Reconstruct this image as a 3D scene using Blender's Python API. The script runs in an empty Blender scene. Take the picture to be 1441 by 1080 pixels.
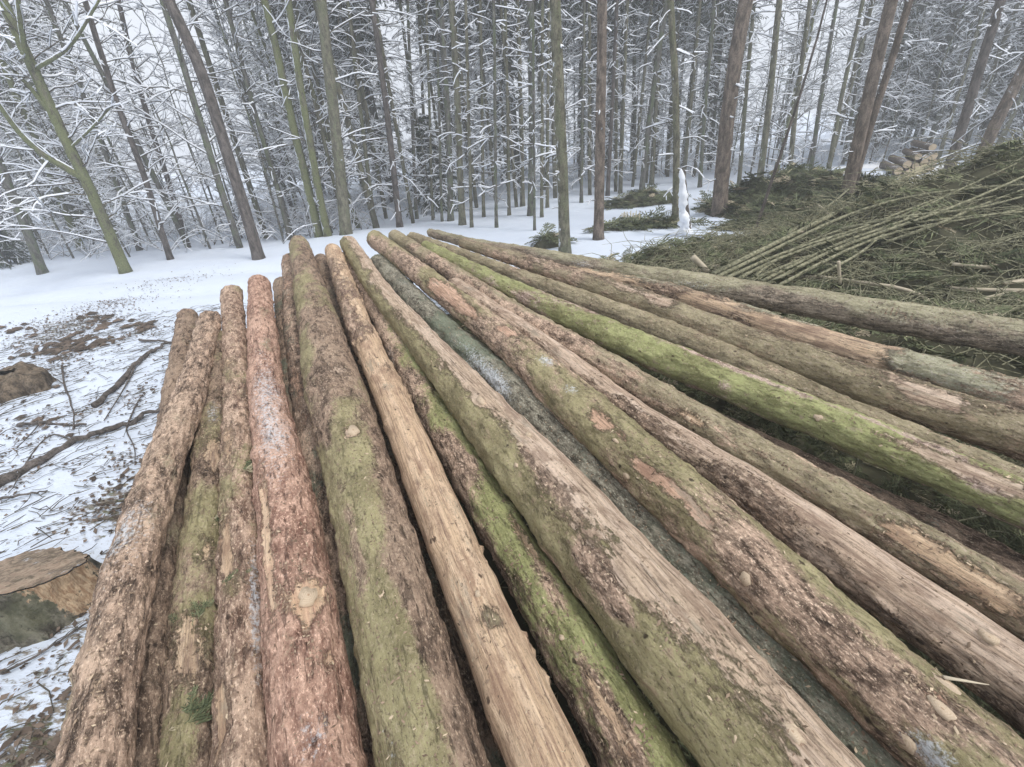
import bpy, math, random
import numpy as np
from mathutils import Vector, Matrix
from mathutils.bvhtree import BVHTree

sc = bpy.context.scene
C = sc.collection
R = math.radians
rnd = random.Random(7)
rs = np.random.RandomState(11)

# ------------------------------------------------------------------ camera
EYE = np.array([0.0, 0.0, 2.3])
FPX, PITCH, ROLL = 620.0, R(29.1), R(5.4)
_R0 = np.array([1.0, 0, 0]); FW = np.array([0, math.cos(PITCH), -math.sin(PITCH)]); _U0 = np.array([0, math.sin(PITCH), math.cos(PITCH)])
CX = math.cos(ROLL) * _R0 - math.sin(ROLL) * _U0
CY = math.sin(ROLL) * _R0 + math.cos(ROLL) * _U0
cam = bpy.data.cameras.new('camera'); camo = bpy.data.objects.new('camera', cam); C.objects.link(camo)
cam.sensor_width = 36.0; cam.lens = FPX / 1441.0 * 36.0; cam.clip_start = 0.05; cam.clip_end = 2000
m = Matrix.Identity(4)
for i in range(3):
    m[i][0] = CX[i]; m[i][1] = CY[i]; m[i][2] = -FW[i]; m[i][3] = EYE[i]
camo.matrix_world = m
sc.camera = camo

# ------------------------------------------------------------------ sky, sun, exposure
SUN_EL, SUN_AZ = R(55), R(122)
w = bpy.data.worlds.new('World'); sc.world = w; w.use_nodes = True
nt = w.node_tree; nt.nodes.clear()
sky = nt.nodes.new('ShaderNodeTexSky'); sky.sky_type = 'NISHITA'; sky.sun_disc = False
sky.sun_elevation = SUN_EL; sky.sun_rotation = SUN_AZ; sky.air_density = 1.0; sky.dust_density = 6.0; sky.ozone_density = 1.0
hs = nt.nodes.new('ShaderNodeHueSaturation'); hs.inputs['Saturation'].default_value = 0.12
mxw = nt.nodes.new('ShaderNodeMix'); mxw.data_type = 'RGBA'; mxw.inputs[0].default_value = 0.72
mxw.inputs[7].default_value = (8.3, 8.7, 9.4, 1)          # an even cloud deck over the clear sky
bg = nt.nodes.new('ShaderNodeBackground'); bg.inputs[1].default_value = 0.125
wo = nt.nodes.new('ShaderNodeOutputWorld')
nt.links.new(sky.outputs[0], hs.inputs['Color']); nt.links.new(hs.outputs[0], mxw.inputs[6])
nt.links.new(mxw.outputs[2], bg.inputs[0]); nt.links.new(bg.outputs[0], wo.inputs[0])
sl = bpy.data.lights.new('sun', 'SUN'); sl.energy = 1.7; sl.angle = R(16); sl.color = (1.0, 0.96, 0.9)
so = bpy.data.objects.new('sun', sl); C.objects.link(so); so.location = (0, 0, 30)
sd = Vector((math.sin(SUN_AZ) * math.cos(SUN_EL), math.cos(SUN_AZ) * math.cos(SUN_EL), math.sin(SUN_EL)))
so.rotation_euler = sd.to_track_quat('Z', 'Y').to_euler()
sc.view_settings.view_transform = 'Standard'; sc.view_settings.look = 'None'
sc.view_settings.exposure = 0.2; sc.view_settings.gamma = 1.0
sc.cycles.max_bounces = 6; sc.cycles.diffuse_bounces = 3; sc.cycles.volume_bounces = 1
sc.cycles.use_denoising = True

# ------------------------------------------------------------------ helpers
def ray(px, py):
    return CX * (px - 720.5) / FPX - CY * (py - 540) / FPX + FW
def on_plane(px, py, z=0.0, tilt=0.0):
    d = ray(px, py); t = (z - EYE[2]) / (d[2] - tilt * d[1])
    return EYE + d * t
def on_wall(px, py, y):
    d = ray(px, py); return EYE + d * (y / d[1])

def _hash(ix, iy, iz, seed):
    h = (ix * 374761393 + iy * 668265263 + iz * 1274126177 + seed * 362437) & 0xffffffff
    h = ((h ^ (h >> 13)) * 1103515245) & 0xffffffff
    h = ((h ^ (h >> 16)) * 2246822519) & 0xffffffff
    return ((h ^ (h >> 15)) & 0xffffff) / float(0xffffff)
def vnoise(P, seed=0):
    P = np.asarray(P, float); F = np.floor(P); I = F.astype(np.int64); f = P - F; f = f * f * (3 - 2 * f)
    out = 0
    for dx in (0, 1):
        wx = f[:, 0] if dx else 1 - f[:, 0]
        for dy in (0, 1):
            wy = f[:, 1] if dy else 1 - f[:, 1]
            for dz in (0, 1):
                wz = f[:, 2] if dz else 1 - f[:, 2]
                out = out + wx * wy * wz * _hash(I[:, 0] + dx, I[:, 1] + dy, I[:, 2] + dz, seed)
    return out
def fbm(P, octv=4, seed=0, gain=0.5):
    P = np.asarray(P, float); a = 1.0; s = 0; tot = 0
    for o in range(octv):
        s = s + a * vnoise(P * (2.03 ** o) + 17.3 * o, seed + o); tot += a; a *= gain
    return s / tot

def link(name, me, mat=None, parent=None, smooth=False):
    o = bpy.data.objects.new(name, me); C.objects.link(o)
    if mat is not None and not me.materials: me.materials.append(mat)
    if parent is not None: o.parent = parent
    return o
def np_mesh(name, V, faces_list, smooth=True):
    """faces_list: list of int arrays (n,3) or (n,4)"""
    me = bpy.data.meshes.new(name)
    V = np.asarray(V, np.float32)
    me.vertices.add(len(V)); me.vertices.foreach_set('co', V.ravel())
    fl = [np.asarray(f, np.int32) for f in faces_list if len(f)]
    nl = sum(f.size for f in fl); npol = sum(len(f) for f in fl)
    me.loops.add(nl); me.polygons.add(npol)
    me.loops.foreach_set('vertex_index', np.concatenate([f.ravel() for f in fl]))
    tot = np.concatenate([np.full(len(f), f.shape[1], np.int32) for f in fl])
    st = np.concatenate([[0], np.cumsum(tot)[:-1]]).astype(np.int32)
    me.polygons.foreach_set('loop_start', st)
    if smooth: me.polygons.foreach_set('use_smooth', np.ones(npol, bool))
    me.update(calc_edges=True); me.validate()
    return me
def fattr(me, name, vals, typ='FLOAT', key='value'):
    a = me.attributes.new(name, typ, 'POINT'); a.data.foreach_set(key, np.asarray(vals, np.float32).ravel())
def tag(o, label=None, cat=None, group=None, kind=None):
    if label: o['label'] = label
    if cat: o['category'] = cat
    if group: o['group'] = group
    if kind: o['kind'] = kind
    return o
def empty(name, loc, label, cat, group=None):
    o = bpy.data.objects.new(name, None); C.objects.link(o); o.location = loc; o.empty_display_size = 0.1
    return tag(o, label, cat, group)

class Geo:
    """collects tubes and loose triangles into one mesh"""
    def __init__(s): s.V = []; s.Q = []; s.T = []; s.n = 0; s.A = []
    def add(s, V, Q=None, T=None, a=0.0):
        V = np.asarray(V, float)
        if Q is not None and len(Q): s.Q.append(np.asarray(Q) + s.n)
        if T is not None and len(T): s.T.append(np.asarray(T) + s.n)
        s.V.append(V); s.A.append(np.full(len(V), a)); s.n += len(V)
    def tube(s, P, rad, k=3, a=0.0, cap=True, off=None):
        P = np.asarray(P, float); n = len(P); rad = np.broadcast_to(np.asarray(rad, float), (n,))
        t = np.gradient(P, axis=0); t /= (np.linalg.norm(t, axis=1)[:, None] + 1e-9)
        ref = np.array([0, 0, 1.0]) if abs(t[:, 2]).mean() < 0.8 else np.array([1.0, 0, 0])
        u = np.cross(t, ref); u /= (np.linalg.norm(u, axis=1)[:, None] + 1e-9); v = np.cross(u, t)
        if off is not None: P = P + v * np.asarray(off).reshape(-1, 1) if abs(t[:, 2]).mean() < 0.8 else P
        th = np.arange(k) * 2 * math.pi / k + (math.pi / 2 if k == 3 else 0)
        V = P[:, None, :] + rad[:, None, None] * (np.cos(th)[None, :, None] * u[:, None, :] + np.sin(th)[None, :, None] * v[:, None, :])
        V = V.reshape(-1, 3)
        i = np.arange(n - 1)[:, None] * k; j = np.arange(k)[None, :]; j2 = (j + 1) % k
        Q = np.stack([i + j, i + j2, i + k + j2, i + k + j], -1).reshape(-1, 4)
        T = None
        if cap and k >= 4:
            V = np.vstack([V, P[0], P[-1]]); c0 = n * k; jj = np.arange(k)
            T = np.vstack([np.stack([(jj + 1) % k, jj, np.full(k, c0)], -1), np.stack([(n - 1) * k + jj, (n - 1) * k + (jj + 1) % k, np.full(k, c0 + 1)], -1)])
        s.add(V, Q, T, a)
    def mesh(s, name, smooth=True, attr=True):
        if not s.V: return None
        fl = []
        if s.Q: fl.append(np.vstack(s.Q))
        if s.T: fl.append(np.vstack(s.T))
        me = np_mesh(name, np.vstack(s.V), fl, smooth)
        if attr and len(me.vertices) == s.n: fattr(me, 'var', np.concatenate(s.A))
        return me

# ------------------------------------------------------------------ material helpers
class NT:
    def __init__(s, name):
        s.m = bpy.data.materials.new(name); s.m.use_nodes = True; s.t = s.m.node_tree; s.t.nodes.clear()
        s.out = s.n('ShaderNodeOutputMaterial'); s.b = s.n('ShaderNodeBsdfPrincipled'); s.l(s.b.outputs[0], s.out.inputs[0])
        s.b.inputs['Roughness'].default_value = 0.9; s.b.inputs['Specular IOR Level'].default_value = 0.2
    def n(s, typ, **kw):
        x = s.t.nodes.new(typ)
        for k, v in kw.items(): setattr(x, k, v)
        return x
    def l(s, a, b): s.t.links.new(a, b)
    def v(s, sock, val):
        if isinstance(val, bpy.types.NodeSocket): s.l(val, sock)
        elif isinstance(val, tuple) and len(val) == 3 and sock.type == 'RGBA': sock.default_value = (*val, 1)
        else: sock.default_value = val
    def attr(s, name, out='Fac'):
        a = s.n('ShaderNodeAttribute'); a.attribute_name = name; return a.outputs[out]
    def math(s, op, a, b=0.0, clamp=False):
        x = s.n('ShaderNodeMath', operation=op, use_clamp=clamp); s.v(x.inputs[0], a); s.v(x.inputs[1], b); return x.outputs[0]
    def noise(s, vec, scale, detail=4, rough=0.55, sx=None, dist=0.0):
        if sx is not None:
            mp = s.n('ShaderNodeMapping'); mp.inputs['Scale'].default_value = sx; s.l(vec, mp.inputs[0]); vec = mp.outputs[0]
        x = s.n('ShaderNodeTexNoise'); s.l(vec, x.inputs['Vector']); x.inputs['Scale'].default_value = scale
        x.inputs['Detail'].default_value = detail; x.inputs['Roughness'].default_value = rough; x.inputs['Distortion'].default_value = dist
        return x.outputs[0]
    def voro(s, vec, scale, sx=None, feature='F1'):
        if sx is not None:
            mp = s.n('ShaderNodeMapping'); mp.inputs['Scale'].default_value = sx; s.l(vec, mp.inputs[0]); vec = mp.outputs[0]
        x = s.n('ShaderNodeTexVoronoi', feature=feature); s.l(vec, x.inputs['Vector']); x.inputs['Scale'].default_value = scale
        return x.outputs['Distance']
    def ramp(s, val, a, b):           # smooth 0..1 between a and b
        x = s.n('ShaderNodeMapRange'); x.interpolation_type = 'SMOOTHSTEP'; s.v(x.inputs[0], val); x.inputs[1].default_value = a; x.inputs[2].default_value = b; return x.outputs[0]
    def mix(s, fac, a, b, mode='MIX'):
        x = s.n('ShaderNodeMix', data_type='RGBA', blend_type=mode); s.v(x.inputs[0], fac); s.v(x.inputs[6], a); s.v(x.inputs[7], b); return x.outputs[2]
    def bump(s, h, strength=0.5, dist=0.01, nrm=None):
        x = s.n('ShaderNodeBump'); s.l(h, x.inputs['Height']); x.inputs['Strength'].default_value = strength; x.inputs['Distance'].default_value = dist
        if nrm is not None: s.l(nrm, x.inputs['Normal'])
        return x.outputs[0]
    def col(s, c): s.v(s.b.inputs['Base Color'], c)
    def nrm(s, n): s.l(n, s.b.inputs['Normal'])
    def obj(s): return s.n('ShaderNodeTexCoord').outputs['Object']

def sc3(c, k): return tuple(min(1, x * k) for x in c)

def bark_log_material(name, dark, light, moss, wood, wood2, bark_scale=1.0, fine=1.0):
    t = NT(name); lc = t.attr('lc', 'Vector')
    n1 = t.noise(lc, 24 * bark_scale, 8, 0.72, (1, 1, 0.4)); n2 = t.noise(lc, 110, 5, 0.75, (1, 1, 0.55)); n3 = t.noise(lc, 3.0, 4, 0.6, (1, 1, 0.5)); n6 = t.noise(lc, 9, 5, 0.65, (1, 1, 0.35))
    vo = t.voro(lc, 48 * bark_scale, (1, 1, 0.5)); n5 = t.noise(lc, 260, 3, 0.7, (1, 1, 0.7))
    crack = t.ramp(t.noise(lc, 42 * bark_scale, 6, 0.7, (1, 1, 0.22), 0.4), 0.44, 0.36)
    c = t.mix(t.ramp(n1, 0.36, 0.62), dark, light)
    c = t.mix(t.math('MULTIPLY', t.ramp(n3, 0.42, 0.66), 0.6), c, sc3((light[0], light[1] * 1.04, light[2] * 1.05), 1.15))
    c = t.mix(t.math('MULTIPLY', t.ramp(n6, 0.54, 0.68), 0.55), c, sc3(dark, 0.75))
    c = t.mix(t.math('MULTIPLY', t.ramp(n2, 0.52, 0.66), 0.85), c, sc3((light[0], light[1] * 1.08, light[2] * 1.12), 1.5))
    c = t.mix(t.math('MULTIPLY', t.ramp(n2, 0.45, 0.35), 0.55), c, sc3(dark, 0.5))
    c = t.mix(t.math('MULTIPLY', crack, 0.5), c, sc3(dark, 0.4))
    # moss and algae film, thin and broken
    nm = t.noise(lc, 11, 8, 0.75, (1, 1, 0.5)); nm2 = t.noise(lc, 75, 6, 0.75, (1, 1, 0.7)); n4 = t.noise(lc, 6, 6, 0.7, (1, 1, 0.5))
    mm = t.math('ADD', t.attr('moss'), t.math('MULTIPLY', t.math('SUBTRACT', t.math('ADD', t.math('MULTIPLY', nm, 0.5), t.math('MULTIPLY', nm2, 0.5)), 0.5), 2.3))
    mf = t.ramp(mm, 0.26, 0.58)
    mc = t.mix(t.ramp(n4, 0.36, 0.64), (moss[0] * .74, moss[1] * .70, moss[2] * .72), (moss[0] * 1.14, moss[1] * 1.1, moss[2] * 1.2))
    mc = t.mix(t.math('MULTIPLY', t.ramp(nm2, 0.5, 0.64), 0.5), mc, (moss[0] * 1.5, moss[1] * 1.32, moss[2] * 1.9))
    mc = t.mix(t.math('MULTIPLY', t.ramp(n2, 0.46, 0.36), 0.55), mc, sc3(dark, 0.9))
    mc = t.mix(t.math('MULTIPLY', t.ramp(t.noise(lc, 20, 5, 0.7, (1, 1, 0.6)), 0.58, 0.66), 0.5), mc, sc3(light, 0.8))
    mc = t.mix(t.math('MULTIPLY', t.ramp(t.noise(lc, 32, 3, 0.6, (1, 1, 1.6)), 0.67, 0.72), 0.6), mc, sc3(dark, 0.6))
    c = t.mix(t.math('MULTIPLY', mf, 0.93), c, mc)
    # bare wood where the bark has come away
    ws = t.noise(lc, 85, 6, 0.75, (1, 1, 0.06), 0.5); ws2 = t.noise(lc, 20, 5, 0.65, (1, 1, 0.12), 0.6); ws3 = t.noise(lc, 30, 6, 0.7, (1, 1, 0.35))
    wc = t.mix(t.ramp(ws, 0.36, 0.60), wood2, wood)
    wc = t.mix(t.math('MULTIPLY', t.ramp(ws2, 0.46, 0.62), 0.6), wc, sc3((wood[0], wood[1] * 1.05, wood[2] * 1.15), 1.22))
    wc = t.mix(t.math('MULTIPLY', t.ramp(ws3, 0.53, 0.68), 0.65), wc, sc3(wood2, 0.85))
    wc = t.mix(t.math('MULTIPLY', t.ramp(ws, 0.42, 0.34), 0.8), wc, sc3(dark, 0.9))
    wc = t.mix(t.math('MULTIPLY', t.ramp(n2, 0.54, 0.64), 0.55), wc, sc3(dark, 1.1))
    wc = t.mix(t.math('MULTIPLY', t.ramp(t.noise(lc, 10, 6, 0.7, (1, 1, 0.5)), 0.50, 0.62), 0.55), wc, (wood2[0] * .85, wood2[1] * .78, wood2[2] * .75))
    wc = t.mix(t.math('MULTIPLY', t.ramp(t.noise(lc, 6, 6, 0.7, (1, 1, 0.3)), 0.57, 0.66), 0.5), wc, (0.33, 0.31, 0.25))
    npn = t.math('ADD', t.math('MULTIPLY', t.noise(lc, 22, 7, 0.75, (1, 1, 0.4)), 0.6), t.math('MULTIPLY', t.noise(lc, 70, 5, 0.75, (1, 1, 0.4)), 0.4))
    pm = t.math('ADD', t.attr('peel'), t.math('MULTIPLY', t.math('SUBTRACT', npn, 0.5), 1.9))
    pf = t.ramp(pm, 0.44, 0.58)
    rim = t.math('MULTIPLY', t.ramp(pm, 0.30, 0.44), t.math('SUBTRACT', 1.0, pf))
    c = t.mix(t.math('MULTIPLY', rim, 0.45), c, sc3(dark, 0.6))
    c = t.mix(t.math('MULTIPLY', pf, 0.92), c, wc)
    # rime and lichen dust
    fr = t.math('ADD', t.attr('frost'), t.math('MULTIPLY', t.math('SUBTRACT', t.noise(lc, 60, 8, 0.8), 0.5), 2.4))
    c = t.mix(t.math('MULTIPLY', t.ramp(fr, 0.42, 0.85), 0.8), c, (0.60, 0.63, 0.67))
    c = t.mix(t.math('MULTIPLY', t.ramp(n5, 0.60, 0.70), 0.55), c, (0.58, 0.50, 0.40))
    c = t.mix(t.math('MULTIPLY', t.ramp(n5, 0.38, 0.30), 0.45), c, sc3(dark, 0.6))
    c = t.mix(t.math('MULTIPLY', t.ramp(t.math('ADD', t.attr('whorl'), t.math('MULTIPLY', t.math('SUBTRACT', n2, 0.5), 0.8)), 0.55, 0.8), 0.8), c, sc3(dark, 0.5))
    hsv = t.n('ShaderNodeHueSaturation'); hsv.inputs['Saturation'].default_value = 0.81; hsv.inputs['Value'].default_value = 1.45; gm = t.n('ShaderNodeGamma'); gm.inputs[1].default_value = 1.36; t.l(c, gm.inputs[0]); t.l(gm.outputs[0], hsv.inputs['Color'])
    t.col(hsv.outputs[0])
    h = t.math('ADD', n1, t.math('MULTIPLY', n2, 0.6)); h = t.math('ADD', h, t.math('MULTIPLY', vo, 0.5)); h = t.math('SUBTRACT', h, t.math('MULTIPLY', crack, 0.45))
    h2 = t.math('ADD', t.math('MULTIPLY', ws, 0.9), t.math('MULTIPLY', n5, 0.2))
    mh = t.n('ShaderNodeMix'); t.v(mh.inputs[0], pf); t.l(h, mh.inputs[2]); t.l(h2, mh.inputs[3])
    t.nrm(t.bump(mh.outputs[0], 1.0, 0.015))
    t.b.inputs['Roughness'].default_value = 0.88
    return t.m

def wood_end_material():
    t = NT('sawn_wood'); o = t.obj(); wv = t.noise(o, 30, 5, 0.6); n = t.noise(o, 200, 3, 0.6)
    t.col(t.mix(t.ramp(wv, 0.35, 0.65), (0.40, 0.29, 0.19), (0.64, 0.51, 0.36))); t.nrm(t.bump(n, 0.4, 0.004)); return t.m
def simple_bark(name, dark, light, moss=None, mossamt=0.0, snowy=0.0):
    t = NT(name); o = t.obj()
    n1 = t.noise(o, 14, 6, 0.65, (1, 1, 0.35)); n2 = t.noise(o, 70, 3, 0.6, (1, 1, 0.5)); n3 = t.noise(o, 6.5, 7, 0.72, (1, 1, 0.35))
    c = t.mix(t.ramp(n1, 0.34, 0.66), dark, light); c = t.mix(t.math('MULTIPLY', t.ramp(n2, 0.5, 0.35), 0.6), c, sc3(dark, 0.45))
    if moss:
        c = t.mix(t.math('MULTIPLY', t.ramp(t.math('ADD', n3, t.math('MULTIPLY', n2, 0.3)), 0.72 - mossamt * 0.35, 0.86 - mossamt * 0.35), 0.85), c, t.mix(t.ramp(n2, 0.35, 0.65), sc3(moss, 0.6), moss))
    if snowy > 0:                       # wind-blown snow clinging to one side
        g = t.n('ShaderNodeNewGeometry'); dt = t.n('ShaderNodeVectorMath', operation='DOT_PRODUCT'); t.l(g.outputs['Normal'], dt.inputs[0]); dt.inputs[1].default_value = (-0.85, -0.25, 0.75)
        n4 = t.noise(o, 9, 7, 0.8, (1, 1, 0.5))
        f = t.ramp(t.math('ADD', t.math('MULTIPLY', dt.outputs['Value'], 0.35), n4), 1.02 - snowy * 0.2, 1.1 - snowy * 0.2)
        c = t.mix(f, c, (0.8, 0.83, 0.88))
    t.col(c); t.nrm(t.bump(t.math('ADD', n1, t.math('MULTIPLY', n2, 0.4)), 0.8, 0.02)); return t.m

M = {}
M['sawn'] = wood_end_material()
t = NT('knot'); v_ = t.attr('var'); o_ = t.obj(); nk = t.noise(o_, 160, 4, .7)
rg = t.math('SINE', t.math('MULTIPLY', t.math('ADD', v_, t.math('MULTIPLY', nk, .25)), 26.0))
c_ = t.mix(t.math('ADD', t.math('MULTIPLY', rg, .35), .5), (0.60, 0.49, 0.36), (0.50, 0.38, 0.27)); c_ = t.mix(t.ramp(v_, .78, .95), c_, (0.40, 0.27, 0.18))
t.col(t.mix(t.math('MULTIPLY', t.ramp(nk, .55, .65), .5), c_, (0.3, 0.22, 0.15))); t.nrm(t.bump(nk, .6, .004)); M['knot'] = t.m
t = NT('snow'); o_ = t.obj(); t.col(t.mix(t.noise(o_, 3, 3), (0.83, 0.86, 0.92), (0.88, 0.90, 0.94))); t.nrm(t.bump(t.noise(o_, 60, 3), 0.3, 0.01)); M['snow'] = t.m
M['bark_moss'] = simple_bark('mossy_bark', (0.07, 0.065, 0.05), (0.20, 0.185, 0.14), (0.20, 0.22, 0.105), 0.55, 1.25)
M['bark_dark'] = simple_bark('dark_bark', (0.065, 0.058, 0.052), (0.18, 0.155, 0.14), None, 0, 0.35)
M['bark_olive'] = simple_bark('olive_bark', (0.085, 0.08, 0.06), (0.24, 0.225, 0.165), (0.19, 0.20, 0.125), 0.3, 0.8)
M['bark_red'] = simple_bark('reddish_bark', (0.095, 0.078, 0.065), (0.27, 0.22, 0.18), None, 0, 0.5)
M['bark_grey'] = simple_bark('grey_bark', (0.08, 0.075, 0.065), (0.21, 0.20, 0.18), (0.16, 0.19, 0.11), 0.3, 0.75)
t = NT('twig'); v_ = t.attr('var'); t.col(t.mix(v_, (0.06, 0.052, 0.042), (0.155, 0.14, 0.105))); M['twig'] = t.m
t = NT('pole_bark'); o_ = t.obj(); t.col(t.mix(t.ramp(t.noise(o_, 25, 5, 0.7), 0.35, 0.65), (0.10, 0.10, 0.06), (0.36, 0.345, 0.23))); M['pole'] = t.m
t = NT('pale_stick'); o_ = t.obj(); t.col(t.mix(t.noise(o_, 30, 4), (0.42, 0.36, 0.27), (0.62, 0.55, 0.42))); M['stick'] = t.m
t = NT('needles'); v_ = t.attr('var')
t.col(t.mix(t.ramp(v_, 0.75, 1.0), t.mix(v_, (0.06, 0.075, 0.04), (0.32, 0.34, 0.19)), (0.48, 0.41, 0.30))); M['needles'] = t.m
t = NT('tree_needles'); v_ = t.attr('var'); t.col(t.mix(v_, (0.045, 0.06, 0.045), (0.14, 0.165, 0.12))); M['tree_needles'] = t.m
t = NT('bark_crumbs'); v_ = t.attr('var'); t.col(t.mix(t.ramp(v_, 0.80, 0.98), t.mix(v_, (0.14, 0.10, 0.07), (0.42, 0.31, 0.22)), (0.60, 0.48, 0.34))); M['crumbs'] = t.m
t = NT('leaf_litter'); v_ = t.attr('var'); t.col(t.mix(v_, (0.06, 0.047, 0.038), (0.21, 0.16, 0.125))); M['litter'] = t.m
t = NT('heap_dark_fill'); o_ = t.obj(); t.col(t.mix(t.noise(o_, 9, 6, 0.7), (0.03, 0.03, 0.02), (0.13, 0.125, 0.075))); M['heap'] = t.m  # dark spruce litter, its colour also carries the shade in the gaps

# ------------------------------------------------------------------ terrain
def ground_h(x, y):
    x = np.asarray(x, float); y = np.asarray(y, float); z0 = np.zeros_like(x)
    d = np.hypot(x, y)
    g = (fbm(np.stack([x * 0.16, y * 0.16, z0], -1), 3, 5) - 0.5) * np.clip((d - 5) / 14, 0, 1) * 0.9
    near = np.clip(1 - d / 14, 0, 1)
    rough = (fbm(np.stack([x * 1.7, y * 1.7, z0], -1), 4, 9) - 0.5) * 0.26 * near
    fine = (fbm(np.stack([x * 9, y * 9, z0], -1), 3, 21) - 0.5) * 0.085 * near
    road = np.exp(-((y - 9.3 + 0.12 * x) / 2.0) ** 2) * (x < 0)
    c_ = 9.3 - 0.12 * x; ruts = -0.09 * (np.exp(-((y - c_ - .8) / .3) ** 2) + np.exp(-((y - c_ + .8) / .3) ** 2)) * (x < 0) * (0.6 + 0.8 * vnoise(np.stack([x * .8, y * 0, z0], -1), 3))
    return g + ruts + (rough + fine) * (1 - 0.7 * road)
# litter spots on the snow: px, py, radius m
SPOTS = [(110, 455, .9, .8), (60, 480, .8, .55), (160, 430, .5, .5), (30, 535, .7, .9), (190, 700, .3, .45), (180, 640, .3, .3), (150, 720, .3, .4), (240, 400, 1.0, .25),
         (40, 610, .6, .35), (90, 1000, .3, .2), (30, 940, .25, .2), (140, 860, .2, .35), (10, 680, .3, .3), (200, 470, .5, .45), (60, 1060, .3, .6), (190, 560, .4, .35),
         (905, 285, 1.0, .6), (905, 322, 1.0, .8), (1075, 320, 1.2, .7), (930, 372, .6, .9), (775, 347, .4, .7), (700, 300, .7, .25), (1180, 320, 1.6, 1), (680, 330, .6, .25), (990, 290, .6, .5)]
def build_ground():
    n = 370; u = np.linspace(-1, 1, n); b = 5.6; a = 260 / math.sinh(b)
    gx = a * np.sinh(b * u) - 0.8; gy = a * np.sinh(b * u) + 2.6
    Xg, Yg = np.meshgrid(gx, gy); X = Xg.ravel(); Y = Yg.ravel()
    Z = ground_h(X, Y)
    lit = 0.30 * np.clip(1 - (np.hypot(X, Y) - 4) / 5, 0, 1)
    for px, py, r, s in SPOTS:
        p = on_plane(px, py); lit = lit + s * 0.55 * np.exp(-((X - p[0]) ** 2 + (Y - p[1]) ** 2) / r ** 2)
    road = np.exp(-((Y - 9.3 + 0.12 * X) / 1.6) ** 2) * (X < 0)
    lit = lit * (1 - 0.7 * road)
    lit = np.where((X > 2.6) & (Y < 7.5), lit + 0.3, lit)
    far = np.hypot(X, Y) > 14
    lit = np.where(far, lit + 0.12, lit)
    Z = Z + 0.03 * (fbm(np.stack([X * 14, Y * 14, 0 * X], -1), 2, 33) - 0.4) * np.clip(lit * 2, 0, 1)
    i = np.arange(n - 1)[:, None] * n; j = np.arange(n - 1)[None, :]
    Q = np.stack([i + j, i + j + 1, i + n + j + 1, i + n + j], -1).reshape(-1, 4)
    me = np_mesh('snowy_ground', np.stack([X, Y, Z], -1), [Q]); fattr(me, 'litter', lit)
    t = NT('snowy_ground'); o = t.obj()
    st = t.n('ShaderNodeMapping'); st.inputs['Rotation'].default_value = (0, 0, R(-28)); st.inputs['Scale'].default_value = (0.45, 1.25, 1); t.l(o, st.inputs[0])
    n1 = t.noise(st.outputs[0], 9, 8, 0.72); n2 = t.noise(st.outputs[0], 45, 5, 0.7); n3 = t.noise(o, 2.5, 4, 0.5)
    f = t.math('ADD', t.attr('litter'), t.math('ADD', t.math('MULTIPLY', t.math('SUBTRACT', n1, 0.5), 1.5), t.math('MULTIPLY', t.math('SUBTRACT', n2, 0.5), 1.3)))
    f = t.ramp(f, 0.44, 0.66)
    lc = t.mix(t.ramp(n2, 0.4, 0.62), (0.11, 0.09, 0.075), (0.27, 0.235, 0.19)); lc = t.mix(t.ramp(t.noise(o, 14, 4), 0.5, 0.65), lc, (0.13, 0.13, 0.07))
    s = t.mix(n3, (0.64, 0.71, 0.83), (0.72, 0.78, 0.87))
    t.col(t.mix(f, s, lc)); t.nrm(t.bump(t.math('ADD', n1, t.math('MULTIPLY', n2, 0.5)), 0.6, 0.03))
    o = link('ground', me, t.m); o['kind'] = 'structure'
    return o
build_ground()

# ------------------------------------------------------------------ logs
H0, TILT = 1.5, 0.03
GRN = (0.35, 0.33, 0.16); OLV = (0.36, 0.33, 0.19); BRG = (0.345, 0.378, 0.145); PGR = (0.42, 0.43, 0.28); DGR = (0.22, 0.26, 0.17)
WOOD = (0.62, 0.46, 0.29); WOOD2 = (0.40, 0.27, 0.18); REDW = (0.60, 0.40, 0.27); REDW2 = (0.40, 0.25, 0.17); TANW = (0.58, 0.45, 0.33); TANW2 = (0.33, 0.24, 0.18)
BR_D, BR_L = (0.125, 0.085, 0.06), (0.38, 0.275, 0.195)
PK_D, PK_L = (0.21, 0.13, 0.09), (0.53, 0.385, 0.28)
RD_D, RD_L = (0.25, 0.13, 0.085), (0.53, 0.345, 0.25)
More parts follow.
